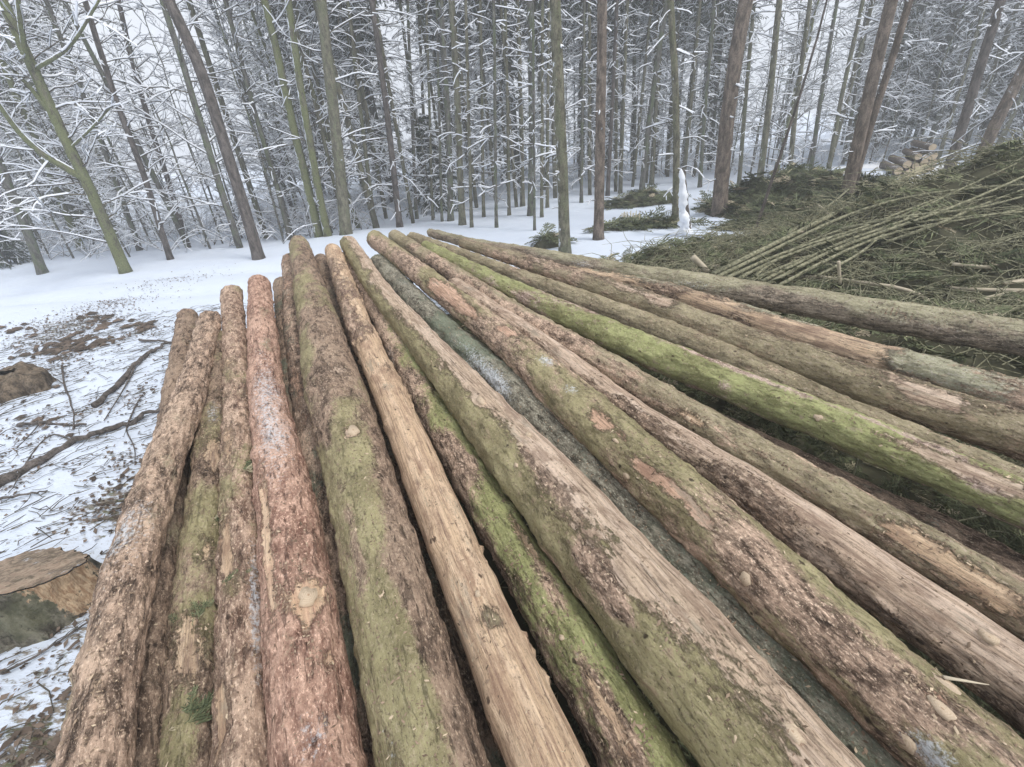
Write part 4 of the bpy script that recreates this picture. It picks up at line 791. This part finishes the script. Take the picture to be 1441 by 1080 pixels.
# ------------------------------------------------------------------ trees
def twig(gb, gs, p, d, L, r0, lev, rr, droop=0.15, snow=0.012, seg=4, kids=(5, 3), a=None, spread=.7, leaf=None):
    P = [np.array(p, float)]; d = np.array(d, float); d /= np.linalg.norm(d); d0 = d.copy()
    for k in range(seg):
        d = d + rr.normal(0, .13, 3) + np.array([0, 0, -droop * (k + 1) / seg]); d /= np.linalg.norm(d); P.append(P[-1] + d * L / seg)
    P = np.array(P); rad = np.linspace(r0, r0 * .3, seg + 1); a = rr.rand() if a is None else a
    gb.tube(P, rad, 3, a, False)
    if snow and abs((P[-1] - P[0])[2]) / L < .86 and rr.rand() < (.95 if lev else .62):
        sr = snow * 1.3 * rr.uniform(.6, 1.3) * np.linspace(1, .7, seg + 1); k0 = rr.randint(0, 2)
        P2 = P + np.array([0, 0, 1.0]) * (rad + sr * .55)[:, None]; gs.tube(P2[k0:], sr[k0:] * .9, 3, .5, False)
    if leaf is not None:
        for k in range(seg):
            for q in range(3):
                pp = P[k] + (P[k + 1] - P[k]) * rr.rand(); dd = (P[k + 1] - P[k]); dd /= np.linalg.norm(dd); sd_ = np.cross(dd, [0, 0, 1]); sd_ /= np.linalg.norm(sd_) + 1e-6; s_ = sd_ * rr.choice([-1, 1])
                e = pp + s_ * rr.uniform(.05, .13) + dd * rr.uniform(.06, .14) - [0, 0, rr.uniform(.02, .12)]; m_ = (pp + e) / 2 + dd * .03
                leaf.add([pp, m_ + [0, 0, .02], e, pp + dd * .05 - [0, 0, .03]], None, [(0, 1, 2), (0, 2, 3)], rr.rand())
    if lev > 0:
        for k in range(kids[0] if lev > 1 else kids[1]):
            f = rr.uniform(.2, .95); i_ = min(int(f * seg), seg - 1); pp = P[i_] + (P[i_ + 1] - P[i_]) * (f * seg - i_); dl = P[i_ + 1] - P[i_]; dl /= np.linalg.norm(dl)
            s_ = rr.normal(0, 1, 3); s_ -= dl * (s_ @ dl); s_ /= np.linalg.norm(s_) + 1e-6; s_[2] *= .6
            twig(gb, gs, pp, dl * .75 + s_ * spread, L * rr.uniform(.35, .6), r0 * .5, lev - 1, rr, droop, snow * .85, 3, kids, None, spread, leaf)
def trunk_path(h, lean, rr, wob=.03):
    n = 16; z = np.linspace(-.15, h, n); f = z / h; x = lean[0] * f * h + np.cumsum(rr.normal(0, wob, n)) * f; y = lean[1] * f * h + np.cumsum(rr.normal(0, wob, n)) * f
    return np.stack([x, y, z], -1)
def at_h(P, h):
    return np.array([np.interp(h, P[:, 2], P[:, q]) for q in range(3)])
def tree_meshes(kind, seed):
    """returns dict part name -> (mesh, material)"""
    rr = np.random.RandomState(seed); gt, gb, gs, gl = Geo(), Geo(), Geo(), Geo()
    if kind == 'spruce':            # slim trunk with dead twigs below, green top high up
        h = rr.uniform(15, 19); r0 = rr.uniform(.05, .10); P = trunk_path(h, rr.normal(0, .025, 2), rr, .045); gt.tube(P, np.linspace(r0 * 1.15, r0 * .3, 16), 8)
        z = .9
        while z < h - .4:
            n = 3 if z < 8 else 5
            for k in range(n):
                a = rr.uniform(0, 6.28); L = (rr.uniform(.25, 1.15) if z < 7 else rr.uniform(.8, 1.7) * (1 - (z - 7) / (h - 6) * .75)); d = np.array([math.cos(a), math.sin(a), rr.normal(.0 if z < 7 else -.1, .2)])
                twig(gb, gs, at_h(P, z + rr.uniform(-.15, .15)), d, L, .009, 1, rr, .2, .016 if z < 7 else .024, 3, (3, 2 if z < 7 else 3), None, .7, gl if z > 6.5 else None)
            z += rr.uniform(.2, .36)
        mt = 'bark_olive'
    elif kind == 'fir':             # foliage down to near the ground, loaded with snow
        h = rr.uniform(13, 17); r0 = rr.uniform(.10, .14); P = trunk_path(h, rr.normal(0, .01, 2), rr, .02); gt.tube(P, np.linspace(r0 * 1.15, r0 * .25, 16), 8); z = 1.2
        while z < h - .3:
            for k in range(5):
                a = rr.uniform(0, 6.28); L = rr.uniform(.9, 1.9) * (1 - z / h * .75); twig(gb, gs, at_h(P, z), (math.cos(a), math.sin(a), -.05), L, .014, 1, rr, .28, .024, 4, (4, 4), None, .75, gl)
            z += rr.uniform(.36, .5)
        mt = 'bark_grey'
    elif kind == 'broadleaf':       # bare crown of fine snow lined branches
        h = rr.uniform(11, 14); r0 = rr.uniform(.05, .09); P = trunk_path(h, rr.normal(0, .05, 2), rr, .07); gt.tube(P, np.linspace(r0 * 1.15, r0 * .2, 16), 8); z = 1.0
        while z < h - .5:
            a = rr.uniform(0, 6.28); L = rr.uniform(.9, 2.6) * (1 - z / h * .5); twig(gb, gs, at_h(P, z), (math.cos(a), math.sin(a), rr.uniform(.15, .9)), L, .018, 2, rr, .02, .017, 5, (5, 3), None, .8)
            z += rr.uniform(.2, .4)
        mt = 'bark_moss' if seed % 2 else 'bark_grey'
    elif kind == 'sapling':
        h = rr.uniform(5, 8); r0 = rr.uniform(.025, .04); P = trunk_path(h, rr.normal(0, .07, 2), rr, .05); gt.tube(P, np.linspace(r0, r0 * .2, 16), 6); z = .4
        while z < h - .3:
            a = rr.uniform(0, 6.28); L = rr.uniform(.5, 1.4) * (1 - z / h * .5); twig(gb, gs, at_h(P, z), (math.cos(a), math.sin(a), rr.uniform(.1, .7)), L, .010, 2, rr, .05, .013, 4, (3, 3), None, .8)
            z += rr.uniform(.16, .32)
        mt = 'bark_grey'
    out = {'trunk': (gt.mesh('trunk'), M[mt]), 'branches': (gb.mesh('branches'), M['twig']), 'snow_cover': (gs.mesh('snow_cover'), M['snow'])}
    if gl.V: out['foliage'] = (gl.mesh('foliage', False), M['tree_needles'])
    for me, mm in out.values(): me.materials.append(mm)
    return out
PROTO = {'spruce': [tree_meshes('spruce', 100 + i) for i in range(4)], 'fir': [tree_meshes('fir', 200 + i) for i in range(2)], 'broadleaf': [tree_meshes('broadleaf', 300 + i) for i in range(3)], 'sapling': [tree_meshes('sapling', 400 + i) for i in range(3)]}
INFO = {'spruce': ('spruce_tree', 'slim spruce with snow dusted dead twigs in the dense stand behind the clearing', 'slim spruces in the dense stand'),
        'fir': ('fir_tree', 'snow laden evergreen with drooping green branches in the forest background', 'snowy evergreens in the background'),
        'broadleaf': ('bare_tree', 'bare tree with fine snow lined branches in the forest background', 'snowy bare trees in the background'),
        'sapling': ('bare_sapling', 'thin bare sapling with snowy twigs at the forest edge', 'snowy saplings at the forest edge')}
def plant(kind, x, y, rz, s, rr, k=None):
    nm, lab, grp = INFO[kind]; pr = PROTO[kind][rr.randint(len(PROTO[kind])) if k is None else k]
    o = bpy.data.objects.new(nm, None); C.objects.link(o); o.location = (x, y, float(ground_h([x], [y])[0])); o.rotation_euler = (rr.normal(0, .015), rr.normal(0, .015), rz); o.scale = (s, s, s * rr.uniform(.9, 1.12)); tag(o, lab, 'tree', grp)
    for pn, (me, mm) in pr.items():
        c = bpy.data.objects.new(pn, me); C.objects.link(c); c.parent = o
        if pn != 'trunk': c['kind'] = 'stuff'
    return o

# named trees: pixel path from base to the top of the frame
def named_tree(name, label, cat, st, wd, mat, branches=(), group=None, nb=0, bl=(.5, 1.4), up=.4, snow=.016, seed=1, lev=1, y=None, top=13, zmin=.8, k=12):
    b = on_plane(*st[0]) if y is None else on_wall(st[0][0], st[0][1], y); yy = b[1] if y is None else y; gh = float(ground_h([b[0]], [yy])[0])
    P = [np.array([b[0], yy, min(gh, b[2]) - .1])] + [on_wall(px, py, yy) for px, py in st]
    P[1][2] = max(P[1][2], P[0][2] + .1); P = np.array(P); d = P[-1] - P[-2]; d /= np.linalg.norm(d); d2 = d * .6 + np.array([0, 0, .4]); d2 /= np.linalg.norm(d2)
    P = np.vstack([P, P[-1] + d * 2.2, P[-1] + d * 2.2 + d2 * max(1.5, top - P[-1][2] - 2)]); n0 = len(P)
    s_ = np.concatenate([[0], np.cumsum(np.linalg.norm(np.diff(P, axis=0), axis=1))]); u = np.linspace(0, s_[-1], 40); Q = gsmooth(np.stack([np.interp(u, s_, P[:, q]) for q in range(3)], -1), 2)
    r0 = wd * .84 * yy / FPX / 2; Q = Q + np.cumsum(np.random.RandomState(seed + 500).normal(0, r0 * .13, Q.shape), 0) * np.array([1, 1, 0]) * np.linspace(0, 1, 40)[:, None]; rad = r0 * (1.0 + .35 * np.exp(-u / .25)) * np.linspace(1.08, .3, 40) ** .8
    rr = np.random.RandomState(seed); root = empty(name, (b[0], yy, gh), label, cat, group); off = -Vector((b[0], yy, gh))
    gt = Geo(); gt.tube(Q, rad, k); o = link('trunk', gt.mesh('trunk'), M[mat], root); o.location = off
    gb, gs = Geo(), Geo()
    for bst, bw in branches:
        q = np.array([on_wall(px, py, yy - .12 * i_) for i_, (px, py) in enumerate(bst)]); u2 = np.linspace(0, 1, 14); q = gsmooth(np.stack([np.interp(u2, np.linspace(0, 1, len(q)), q[:, c]) for c in range(3)], -1), 1)
        rb = bw * yy / FPX / 2; g = Geo(); g.tube(q, np.linspace(rb, rb * .5, 14), 8); o = link('limb', g.mesh('limb'), M[mat], root); o.location = off
        gs.tube(q + [0, 0, 1.0] * 1 * np.array([0, 0, 1]) * 0 + np.array([0, 0, rb * .75]), rb * .62, 4, .5, False)
        for i_ in range(3, 14, 2): twig(gb, gs, q[i_], q[min(i_ + 1, 13)] - q[i_ - 1] + rr.normal(0, .12, 3), rr.uniform(.4, 1.0), .012, 1, rr, .05, snow, 4, (3, 3))
    for q in range(int(nb * 1.7)):
        zz = zmin + (min(top, 8.5) - zmin) * (q + rr.rand()) / (nb * 1.7); i_ = int(np.argmin(abs(Q[:, 2] - zz))); a = rr.uniform(0, 6.28); L = rr.uniform(*bl)
        twig(gb, gs, Q[i_], (math.cos(a), math.sin(a) * .8, rr.normal(up, .2)), L, .008 + .007 * L, lev, rr, .08, snow, 4, (4, 3), None, .75)
    if gb.V: o = link('branches', gb.mesh('branches'), M['twig'], root); o.location = off; o['kind'] = 'stuff'
    if gs.V: o = link('snow_cover', gs.mesh('snow_cover'), M['snow'], root); o.location = off; o['kind'] = 'stuff'
    return root

named_tree('mossy_tree', 'green mossy leaning tree with snow lined limbs at the far left of the clearing', 'tree', [(178,386),(148,315),(122,252),(98,208),(74,163),(48,100),(22,44),(2,0)], 15, 'bark_moss',
  [([(122,254),(85,232),(60,218),(28,190),(-4,144)], 9), ([(48,100),(37,82),(30,40),(24,-10)], 7), ([(52,96),(85,78),(108,55),(125,25),(140,0)], 4), ([(74,163),(40,120),(10,90),(-20,60)], 5), ([(98,210),(130,180),(155,152)], 3)], nb=22, bl=(.8, 1.9), up=.3, snow=.022, seed=5, lev=2, top=11)
named_tree('leaning_tree', 'smooth dark tree without branches leaning left at the edge of the snowy track', 'tree', [(365,368),(344,289),(322,222),(307,167),(285,96),(259,37),(240,0)], 16, 'bark_dark', nb=3, bl=(.4, .8), seed=6, zmin=5)
named_tree('slim_tree', 'slim grey tree with a pinkish foot left of the smooth dark leaning tree', 'tree', [(240,367),(218,296),(196,222),(167,159),(148,93),(122,11)], 8, 'bark_dark', nb=26, bl=(.5, 1.3), seed=7, snow=.018, lev=1)
named_tree('slim_tree', 'slim grey tree between the mossy leaning tree and the pink footed one', 'tree', [(196,352),(170,274),(141,196),(107,111),(74,22)], 7, 'bark_grey', nb=28, bl=(.5, 1.4), seed=8, snow=.018)
named_tree('slim_tree', 'dark curved tree rising from the lower left corner of the forest edge', 'tree', [(57,381),(37,318),(11,259),(-10,210)], 12, 'bark_grey', nb=14, bl=(.6, 1.4), seed=9, snow=.02)
named_tree('slim_tree', 'greenish tree just left of the mossy leaning tree, leaning the same way', 'tree', [(115,352),(85,281),(68,236),(40,170),(5,90)], 9, 'bark_moss', nb=18, bl=(.6, 1.4), seed=10, snow=.02)
named_tree('slim_tree', 'thin dark tree with forked twigs right behind the pink footed one', 'tree', [(262,342),(240,262),(215,190),(190,100),(172,20)], 7, 'bark_dark', nb=26, bl=(.6, 1.4), seed=17, snow=.018)
named_tree('slim_tree', 'thin grey tree right of the smooth dark leaning tree', 'tree', [(408,336),(390,262),(368,190),(345,110),(318,0)], 7, 'bark_grey', nb=26, bl=(.6, 1.5), seed=18, snow=.018)
named_tree('mossy_tree', 'left stem of the mossy clump behind the broad mossy brown log', 'tree', [(450,336),(436,275),(422,215),(407,148),(392,70),(374,0)], 12, 'bark_moss', nb=12, bl=(.5, 1.3), seed=11, snow=.02, group='mossy stems in one clump')
named_tree('mossy_tree', 'middle stem of the mossy clump behind the broad mossy brown log', 'tree', [(462,336),(448,270),(436,200),(422,130),(404,0)], 11, 'bark_moss', nb=12, bl=(.5, 1.3), seed=12, snow=.02, group='mossy stems in one clump')
named_tree('mossy_tree', 'thick straight stem at the right side of the mossy clump', 'tree', [(487,334),(482,280),(478,240),(468,150),(460,80),(450,0)], 17, 'bark_olive', nb=10, bl=(.5, 1.3), seed=13, snow=.02, group='mossy stems in one clump')
named_tree('slim_tree', 'slender dark tree with snowy side twigs right of the mossy clump', 'tree', [(562,318),(554,241),(543,148),(524,18)], 9, 'bark_dark', nb=26, bl=(.4, 1.3), up=.1, seed=14, snow=.018)
named_tree('slim_tree', 'thin grey tree between the mossy clump and the slender dark tree', 'tree', [(527,318),(520,260),(512,190),(500,100),(490,0)], 6, 'bark_olive', nb=26, bl=(.4, 1.2), up=.2, seed=19, snow=.018)
named_tree('spruce_tree', 'taller spruce trunk with a twin beside it, left of the middle of the stand', 'tree', [(650,312),(647,250),(645,185),(640,100),(634,0)], 10, 'bark_olive', nb=26, bl=(.3, .9), up=0, seed=15, snow=.016)
named_tree('spruce_tree', 'dark twin trunk close beside the taller spruce left of the middle', 'tree', [(633,306),(634,240),(630,150),(624,40)], 9, 'bark_grey', nb=22, bl=(.3, .9), up=0, seed=16, snow=.016)
named_tree('spruce_tree', 'dark spruce trunk with a moss tuft high up, left of the two big central trunks', 'tree', [(746,300),(748,240),(748,140),(747,37),(746,0)], 9, 'bark_grey', nb=20, bl=(.3, .8), up=0, seed=20, snow=.014)
named_tree('spruce_tree', 'left one of the two big central trunks, greenish grey with small snow tufts', 'tree', [(795,356),(793,300),(791,222),(786,111),(783,0)], 17, 'bark_olive', nb=14, bl=(.15, .5), up=-.1, seed=21, snow=.016, k=16)
named_tree('spruce_tree', 'right one of the two big central trunks, reddish brown with knots', 'tree', [(842,339),(844,250),(846,148),(848,60),(849,0)], 15, 'bark_red', nb=12, bl=(.12, .4), up=-.1, seed=22, snow=.016, k=16)
named_tree('spruce_tree', 'thin dark trunk right behind the reddish brown central trunk', 'tree', [(855,272),(860,180),(864,90),(868,0)], 6, 'bark_dark', nb=20, bl=(.3, .9), up=0, seed=23, snow=.02)
named_tree('spruce_tree', 'dark slender trunk leaning right beyond the low brash on the snow', 'tree', [(903,267),(912,180),(925,90),(940,0)], 8, 'bark_grey', nb=22, bl=(.3, .9), up=0, seed=24, snow=.02)
named_tree('spruce_tree', 'grey trunk right beside the snow coated snag', 'tree', [(950,318),(952,240),(953,160),(950,80),(945,0)], 10, 'bark_olive', nb=20, bl=(.3, .9), up=0, seed=25, snow=.016)
named_tree('pine_tree', 'stout brown trunk right of centre at the edge of the dark far brash', 'tree', [(1012,304),(1016,240),(1023,170),(1036,74),(1050,0)], 21, 'bark_red', nb=12, bl=(.2, .7), up=0, seed=26, snow=.018, k=16)
named_tree('spruce_tree', 'slim trunk rising behind the far brash between the stout brown trunk and the forked pair', 'tree', [(1068,262),(1076,200),(1084,140),(1092,60),(1098,0)], 9, 'bark_olive', nb=24, bl=(.4, 1.1), up=0, seed=27, snow=.02)
named_tree('pine_tree', 'thick brown trunk of the leaning pair standing in the far brash', 'tree', [(1188,290),(1200,235),(1214,175),(1234,85),(1256,0)], 17, 'bark_red', nb=8, bl=(.3, .8), up=0, seed=28, snow=.018, y=11.2, k=16)
named_tree('pine_tree', 'thinner trunk of the leaning pair, splitting off to the right', 'tree', [(1196,285),(1208,232),(1222,182),(1253,96),(1280,0)], 10, 'bark_red', nb=8, bl=(.3, .9), up=.1, seed=29, snow=.02, y=11.4)
named_tree('pine_tree', 'dark trunk leaning right behind the distant log stack', 'tree', [(1340,226),(1352,185),(1375,111),(1408,0)], 13, 'bark_dark', nb=16, bl=(.5, 1.3), up=-.1, seed=30, snow=.018, y=15)
named_tree('pine_tree', 'rightmost brown trunk leaning right at the edge of the picture', 'tree', [(1378,225),(1400,170),(1441,95),(1480,20)], 16, 'bark_red', nb=14, bl=(.5, 1.3), up=-.1, seed=31, snow=.018, y=13)
named_tree('dead_sapling', 'thin dead sapling stub standing in front of the far brash', 'sapling', [(1058,346),(1064,320),(1072,296)], 5, 'bark_dark', seed=32, top=1.0)
ORD = 'leftmost,second,third,fourth,fifth,sixth,seventh,eighth,ninth,tenth,eleventh,twelfth,thirteenth,fourteenth,fifteenth,sixteenth,seventeenth,eighteenth,nineteenth,rightmost'.split(',')
for i_, (px, py, w_, tx) in enumerate(sorted([(608,304,4,600),(621,307,4,615),(663,316,5,655),(698,316,5,694),(735,286,7,730),(752,323,4,750),(762,302,5,764),(585,300,5,572),(680,300,5,676),(716,298,5,712),(770,290,5,772),(818,282,5,822),(873,268,6,882),(917,256,7,935),(985,262,6,1005),(1040,262,6,1062),(1110,252,7,1140),(1140,247,6,1180),(1165,246,6,1215),(600,290,5,590)])):
    named_tree('young_spruce', ORD[i_] + (' from the left' if 0 < i_ < 19 else '') + ' of the thin young poles in front of the dense stand', 'tree', [(px, py), ((px * 2 + tx) / 3, py * .6), (tx, 0)], w_, 'bark_olive' if i_ % 3 else 'bark_grey', nb=26, bl=(.25, .9), up=-.02, seed=60 + i_, snow=.018, top=12, k=8, group='young spruces at the front of the stand')

# snow coated snag and small snowy spruce
b = on_plane(960, 332); P = np.array([on_wall(966, 334, b[1]), on_wall(964, 318, b[1]), on_wall(962, 298, b[1]), on_wall(960, 268, b[1]), on_wall(958, 238, b[1])]); root = empty('snag', b, 'short broken snag plastered with snow, close beside a grey trunk near the low brash', 'snag')
def rough_post(P, rads, seed, amp):
    u = np.linspace(0, 1, 34); Q = np.stack([np.interp(u, np.linspace(0, 1, len(P)), P[:, k]) for k in range(3)], -1); rd = np.interp(u, np.linspace(0, 1, len(P)), rads); th = np.arange(18) * 2 * math.pi / 18
    V = Q[:, None, :] + np.stack([np.cos(th)[None] * rd[:, None], np.sin(th)[None] * rd[:, None], 0 * th[None] + 0 * rd[:, None]], -1)
    n_ = fbm(V.reshape(-1, 3) * 11, 4, seed).reshape(34, 18) - .5; V = V + (V - Q[:, None, :]) * (n_ * amp)[..., None]; V[-1] = Q[-1] + (V[-1] - Q[-1]) * .3; V = V.reshape(-1, 3)
    return np_mesh('post', V, [np.array([(i * 18 + j, i * 18 + (j + 1) % 18, (i + 1) * 18 + (j + 1) % 18, (i + 1) * 18 + j) for i in range(33) for j in range(18)])])
o = link('wood', rough_post(P + [.05, .03, 0], [.12, .09, .08, .07, .05], 5, .8), M['bark_dark'], root); o.location = -Vector(b)
o = link('snow_cover', rough_post(P + [-.01, -.035, .01], [.17, .12, .09, .075, .03], 6, 2.4), M['snow'], root); o.location = -Vector(b)
def small_spruce(px, py, h, label, seed, snow):
    rr = np.random.RandomState(seed); b = on_plane(px, py); gt, gb, gs, gl = Geo(), Geo(), Geo(), Geo(); P = trunk_path(h, (0, 0), rr, .01); gt.tube(P, np.linspace(.05, .01, 16), 6); z = .25
    while z < h:
        for k_ in range(6):
            a = rr.uniform(0, 6.28); L = (h - z) * .42 * rr.uniform(.8, 1.1) + .12; twig(gb, gs, at_h(P, z), (math.cos(a), math.sin(a), .0), L, .008, 1, rr, .3, snow, 4, (4, 4), None, .7, gl)
        z += .2
    root = empty('small_spruce', (b[0], b[1], float(ground_h([b[0]], [b[1]])[0])), label, 'tree')
    link('trunk', gt.mesh('trunk'), M['bark_dark'], root); link('branches', gb.mesh('branches'), M['twig'], root)['kind'] = 'stuff'; link('snow_cover', gs.mesh('snow_cover'), M['snow'], root)['kind'] = 'stuff'; link('foliage', gl.mesh('foliage', False), M['tree_needles'], root)['kind'] = 'stuff'
small_spruce(617, 290, 3.6, 'small snow topped blue green spruce left of the twin trunks', 41, .03)
small_spruce(12, 372, 1.9, 'dark bushy little spruce at the left edge of the clearing', 42, .012)

# the forest behind
bx = [-400, 0, 240, 400, 480, 560, 640, 760, 860, 920, 1000, 1100, 1190, 1441, 1800]; by = [372, 372, 360, 345, 330, 314, 292, 286, 268, 254, 258, 243, 236, 215, 180]
azr = []
for x_, y_ in zip(bx, by):
    p = on_plane(x_, y_) ; azr.append((math.atan2(p[0], p[1]), math.hypot(p[0], p[1])))
azr.sort(); AZ = np.array([a for a, _ in azr]); RM = np.array([min(r_, 30) for _, r_ in azr])
r = np.random.RandomState(77); placed = []; cnt = {}
def far_enough(x, y, dmin): return all((x - a) ** 2 + (y - b_) ** 2 > dmin * dmin for a, b_ in placed)
quota = {'spruce': 140, 'broadleaf': 80, 'fir': 40, 'sapling': 150}
tries = 0
GAPS = [(math.atan2(*ray(px_, py_)[:2]), w_) for px_, py_, w_ in [(212, 75, R(3)), (285, 45, R(1.8)), (110, 40, R(1.2)), (560, 75, R(3.2)), (1075, 60, R(1.8)), (1175, 45, R(2.4)), (735, 60, R(1.0)), (880, 50, R(.9)), (450, 60, R(.8))]]
def in_gap(az, k=1.0): return any(abs(az - a) < w_ * k for a, w_ in GAPS)
while sum(quota.values()) > 0 and tries < 30000:
    tries += 1
    az = r.uniform(R(-66), R(66)); rm = float(np.interp(az, AZ, RM)); d_ = rm + (r.rand() ** 1.5) * (46 - rm); x, y = d_ * math.sin(az), d_ * math.cos(az)
    u_ = r.rand(); deg = math.degrees(az)
    if deg < -18: kind = 'broadleaf' if u_ < .42 else ('sapling' if u_ < .8 else ('fir' if u_ < .9 else 'spruce'))
    elif deg < 26: kind = 'spruce' if u_ < .82 else ('sapling' if u_ < .86 else ('fir' if u_ < .97 else 'broadleaf'))
    else: kind = 'fir' if u_ < .42 else ('spruce' if u_ < .6 else ('broadleaf' if u_ < .85 else 'sapling'))
    if quota[kind] <= 0: continue
    if kind == 'sapling' and d_ > rm + 9: continue
    if in_gap(az) and kind != 'sapling' and d_ > rm + 3: continue
    if kind == 'fir' and d_ < rm + 5: continue
    if 6 < x < 14 and 13 < y < 18.5 and kind != 'spruce': continue
    if not far_enough(x, y, 1.0 if kind == 'sapling' else 1.25): continue
    placed.append((x, y)); quota[kind] -= 1; plant(kind, x, y, r.uniform(0, 6.28), r.uniform(.85, 1.15), r)
print('trees', len(placed), quota, tries)

# trees too far and dense to count
g1, g2, g3 = Geo(), Geo(), Geo(); r = np.random.RandomState(91)
for q in range(330):
    az = r.uniform(R(-68), R(68)); d_ = r.uniform(46, 95)
    if in_gap(az, .8): continue
    x, y = d_ * math.sin(az), d_ * math.cos(az); h_ = r.uniform(6, 11.5); z0 = float(ground_h([x], [y])[0]) - .3; rr_ = r.uniform(.09, .2)
    g1.tube([(x, y, z0), (x + r.normal(0, .3), y, z0 + h_)], [rr_, rr_ * .3], 5)
    for k_ in range(14):
        z = r.uniform(1, h_ * .95); a = r.uniform(0, 6.28); L = r.uniform(.8, 2.3); e = np.array([x + math.cos(a) * L, y + math.sin(a) * L, z0 + z + r.normal(-.2, .4)]); s0 = np.array([x, y, z0 + z]); n_ = np.cross(e - s0, [0, 0, 1]); n_ /= np.linalg.norm(n_) + 1e-6; wv = r.uniform(.1, .3)
        g2.add([s0, (s0 + e) / 2 + n_ * wv, e, (s0 + e) / 2 - n_ * wv, (s0 + e) / 2 + [0, 0, wv * .5]], None, [(0, 1, 4), (1, 2, 4), (2, 3, 4), (3, 0, 4)], r.rand() * .9)
        if k_ % 4: g3.tube([s0 + [0, 0, .12], (s0 + e) / 2 + [0, 0, wv * .5 + .06], e + [0, 0, .04]], .07, 3, 0, False)
root = empty('far_forest', (0, 60, 0), 'dense mass of distant snowy trees behind all the others', 'forest'); root['kind'] = 'stuff'
for nm_, g_, mt_ in (('trunks', g1, 'bark_grey'), ('boughs', g2, 'tree_needles'), ('snow_cover', g3, 'snow')):
    o = link(nm_, g_.mesh(nm_, False), M[mt_], root); o.location = (0, -60, 0); o['kind'] = 'stuff'

# low snowy undergrowth at the forest edge
gb, gs = Geo(), Geo(); r = np.random.RandomState(93)
for q in range(430):
    az = r.uniform(R(-64), R(-12)) if q < 300 else r.uniform(R(-12), R(60)); rm = float(np.interp(az, AZ, RM)); d_ = rm + r.rand() * 9 + (.3 if q < 300 else 1.5); x, y = d_ * math.sin(az), d_ * math.cos(az); z0 = float(ground_h([x], [y])[0])
    for k_ in range(3):
        a = r.uniform(0, 6.28); twig(gb, gs, (x, y, z0), (math.cos(a) * .8, math.sin(a) * .8, r.uniform(.5, 1.6)), r.uniform(.5, 1.5), .008, 1, r, .15, .015, 4, (3, 4), None, .8)
root = empty('undergrowth', (0, 14, 0), 'tangle of low snowy brushwood along the foot of the forest', 'undergrowth'); root['kind'] = 'stuff'
o = link('stems', gb.mesh('stems'), M['twig'], root); o.location = (0, -14, 0); o['kind'] = 'stuff'
o = link('snow_cover', gs.mesh('snow_cover'), M['snow'], root); o.location = (0, -14, 0); o['kind'] = 'stuff'

# ------------------------------------------------------------------ cold damp air
HAZE = 0.0065
if HAZE:
    g = Geo(); x0, x1, y0, y1, z0, z1 = -102, 102, -8, 103, -2.0, 25
    g.add([(x0, y0, z0), (x1, y0, z0), (x1, y1, z0), (x0, y1, z0), (x0, y0, z1), (x1, y0, z1), (x1, y1, z1), (x0, y1, z1)], [(0, 3, 2, 1), (4, 5, 6, 7), (0, 1, 5, 4), (1, 2, 6, 5), (2, 3, 7, 6), (3, 0, 4, 7)])
    hm = bpy.data.materials.new('haze'); hm.use_nodes = True; hm.node_tree.nodes.clear(); pv = hm.node_tree.nodes.new('ShaderNodeVolumePrincipled'); ho = hm.node_tree.nodes.new('ShaderNodeOutputMaterial')
    pv.inputs['Density'].default_value = HAZE; pv.inputs['Color'].default_value = (.95, .97, 1, 1); pv.inputs['Anisotropy'].default_value = .2; hm.node_tree.links.new(pv.outputs[0], ho.inputs['Volume'])
    o = link('haze', g.mesh('haze', False, False), hm); tag(o, 'thin cold haze between the trees', 'haze', None, 'stuff')
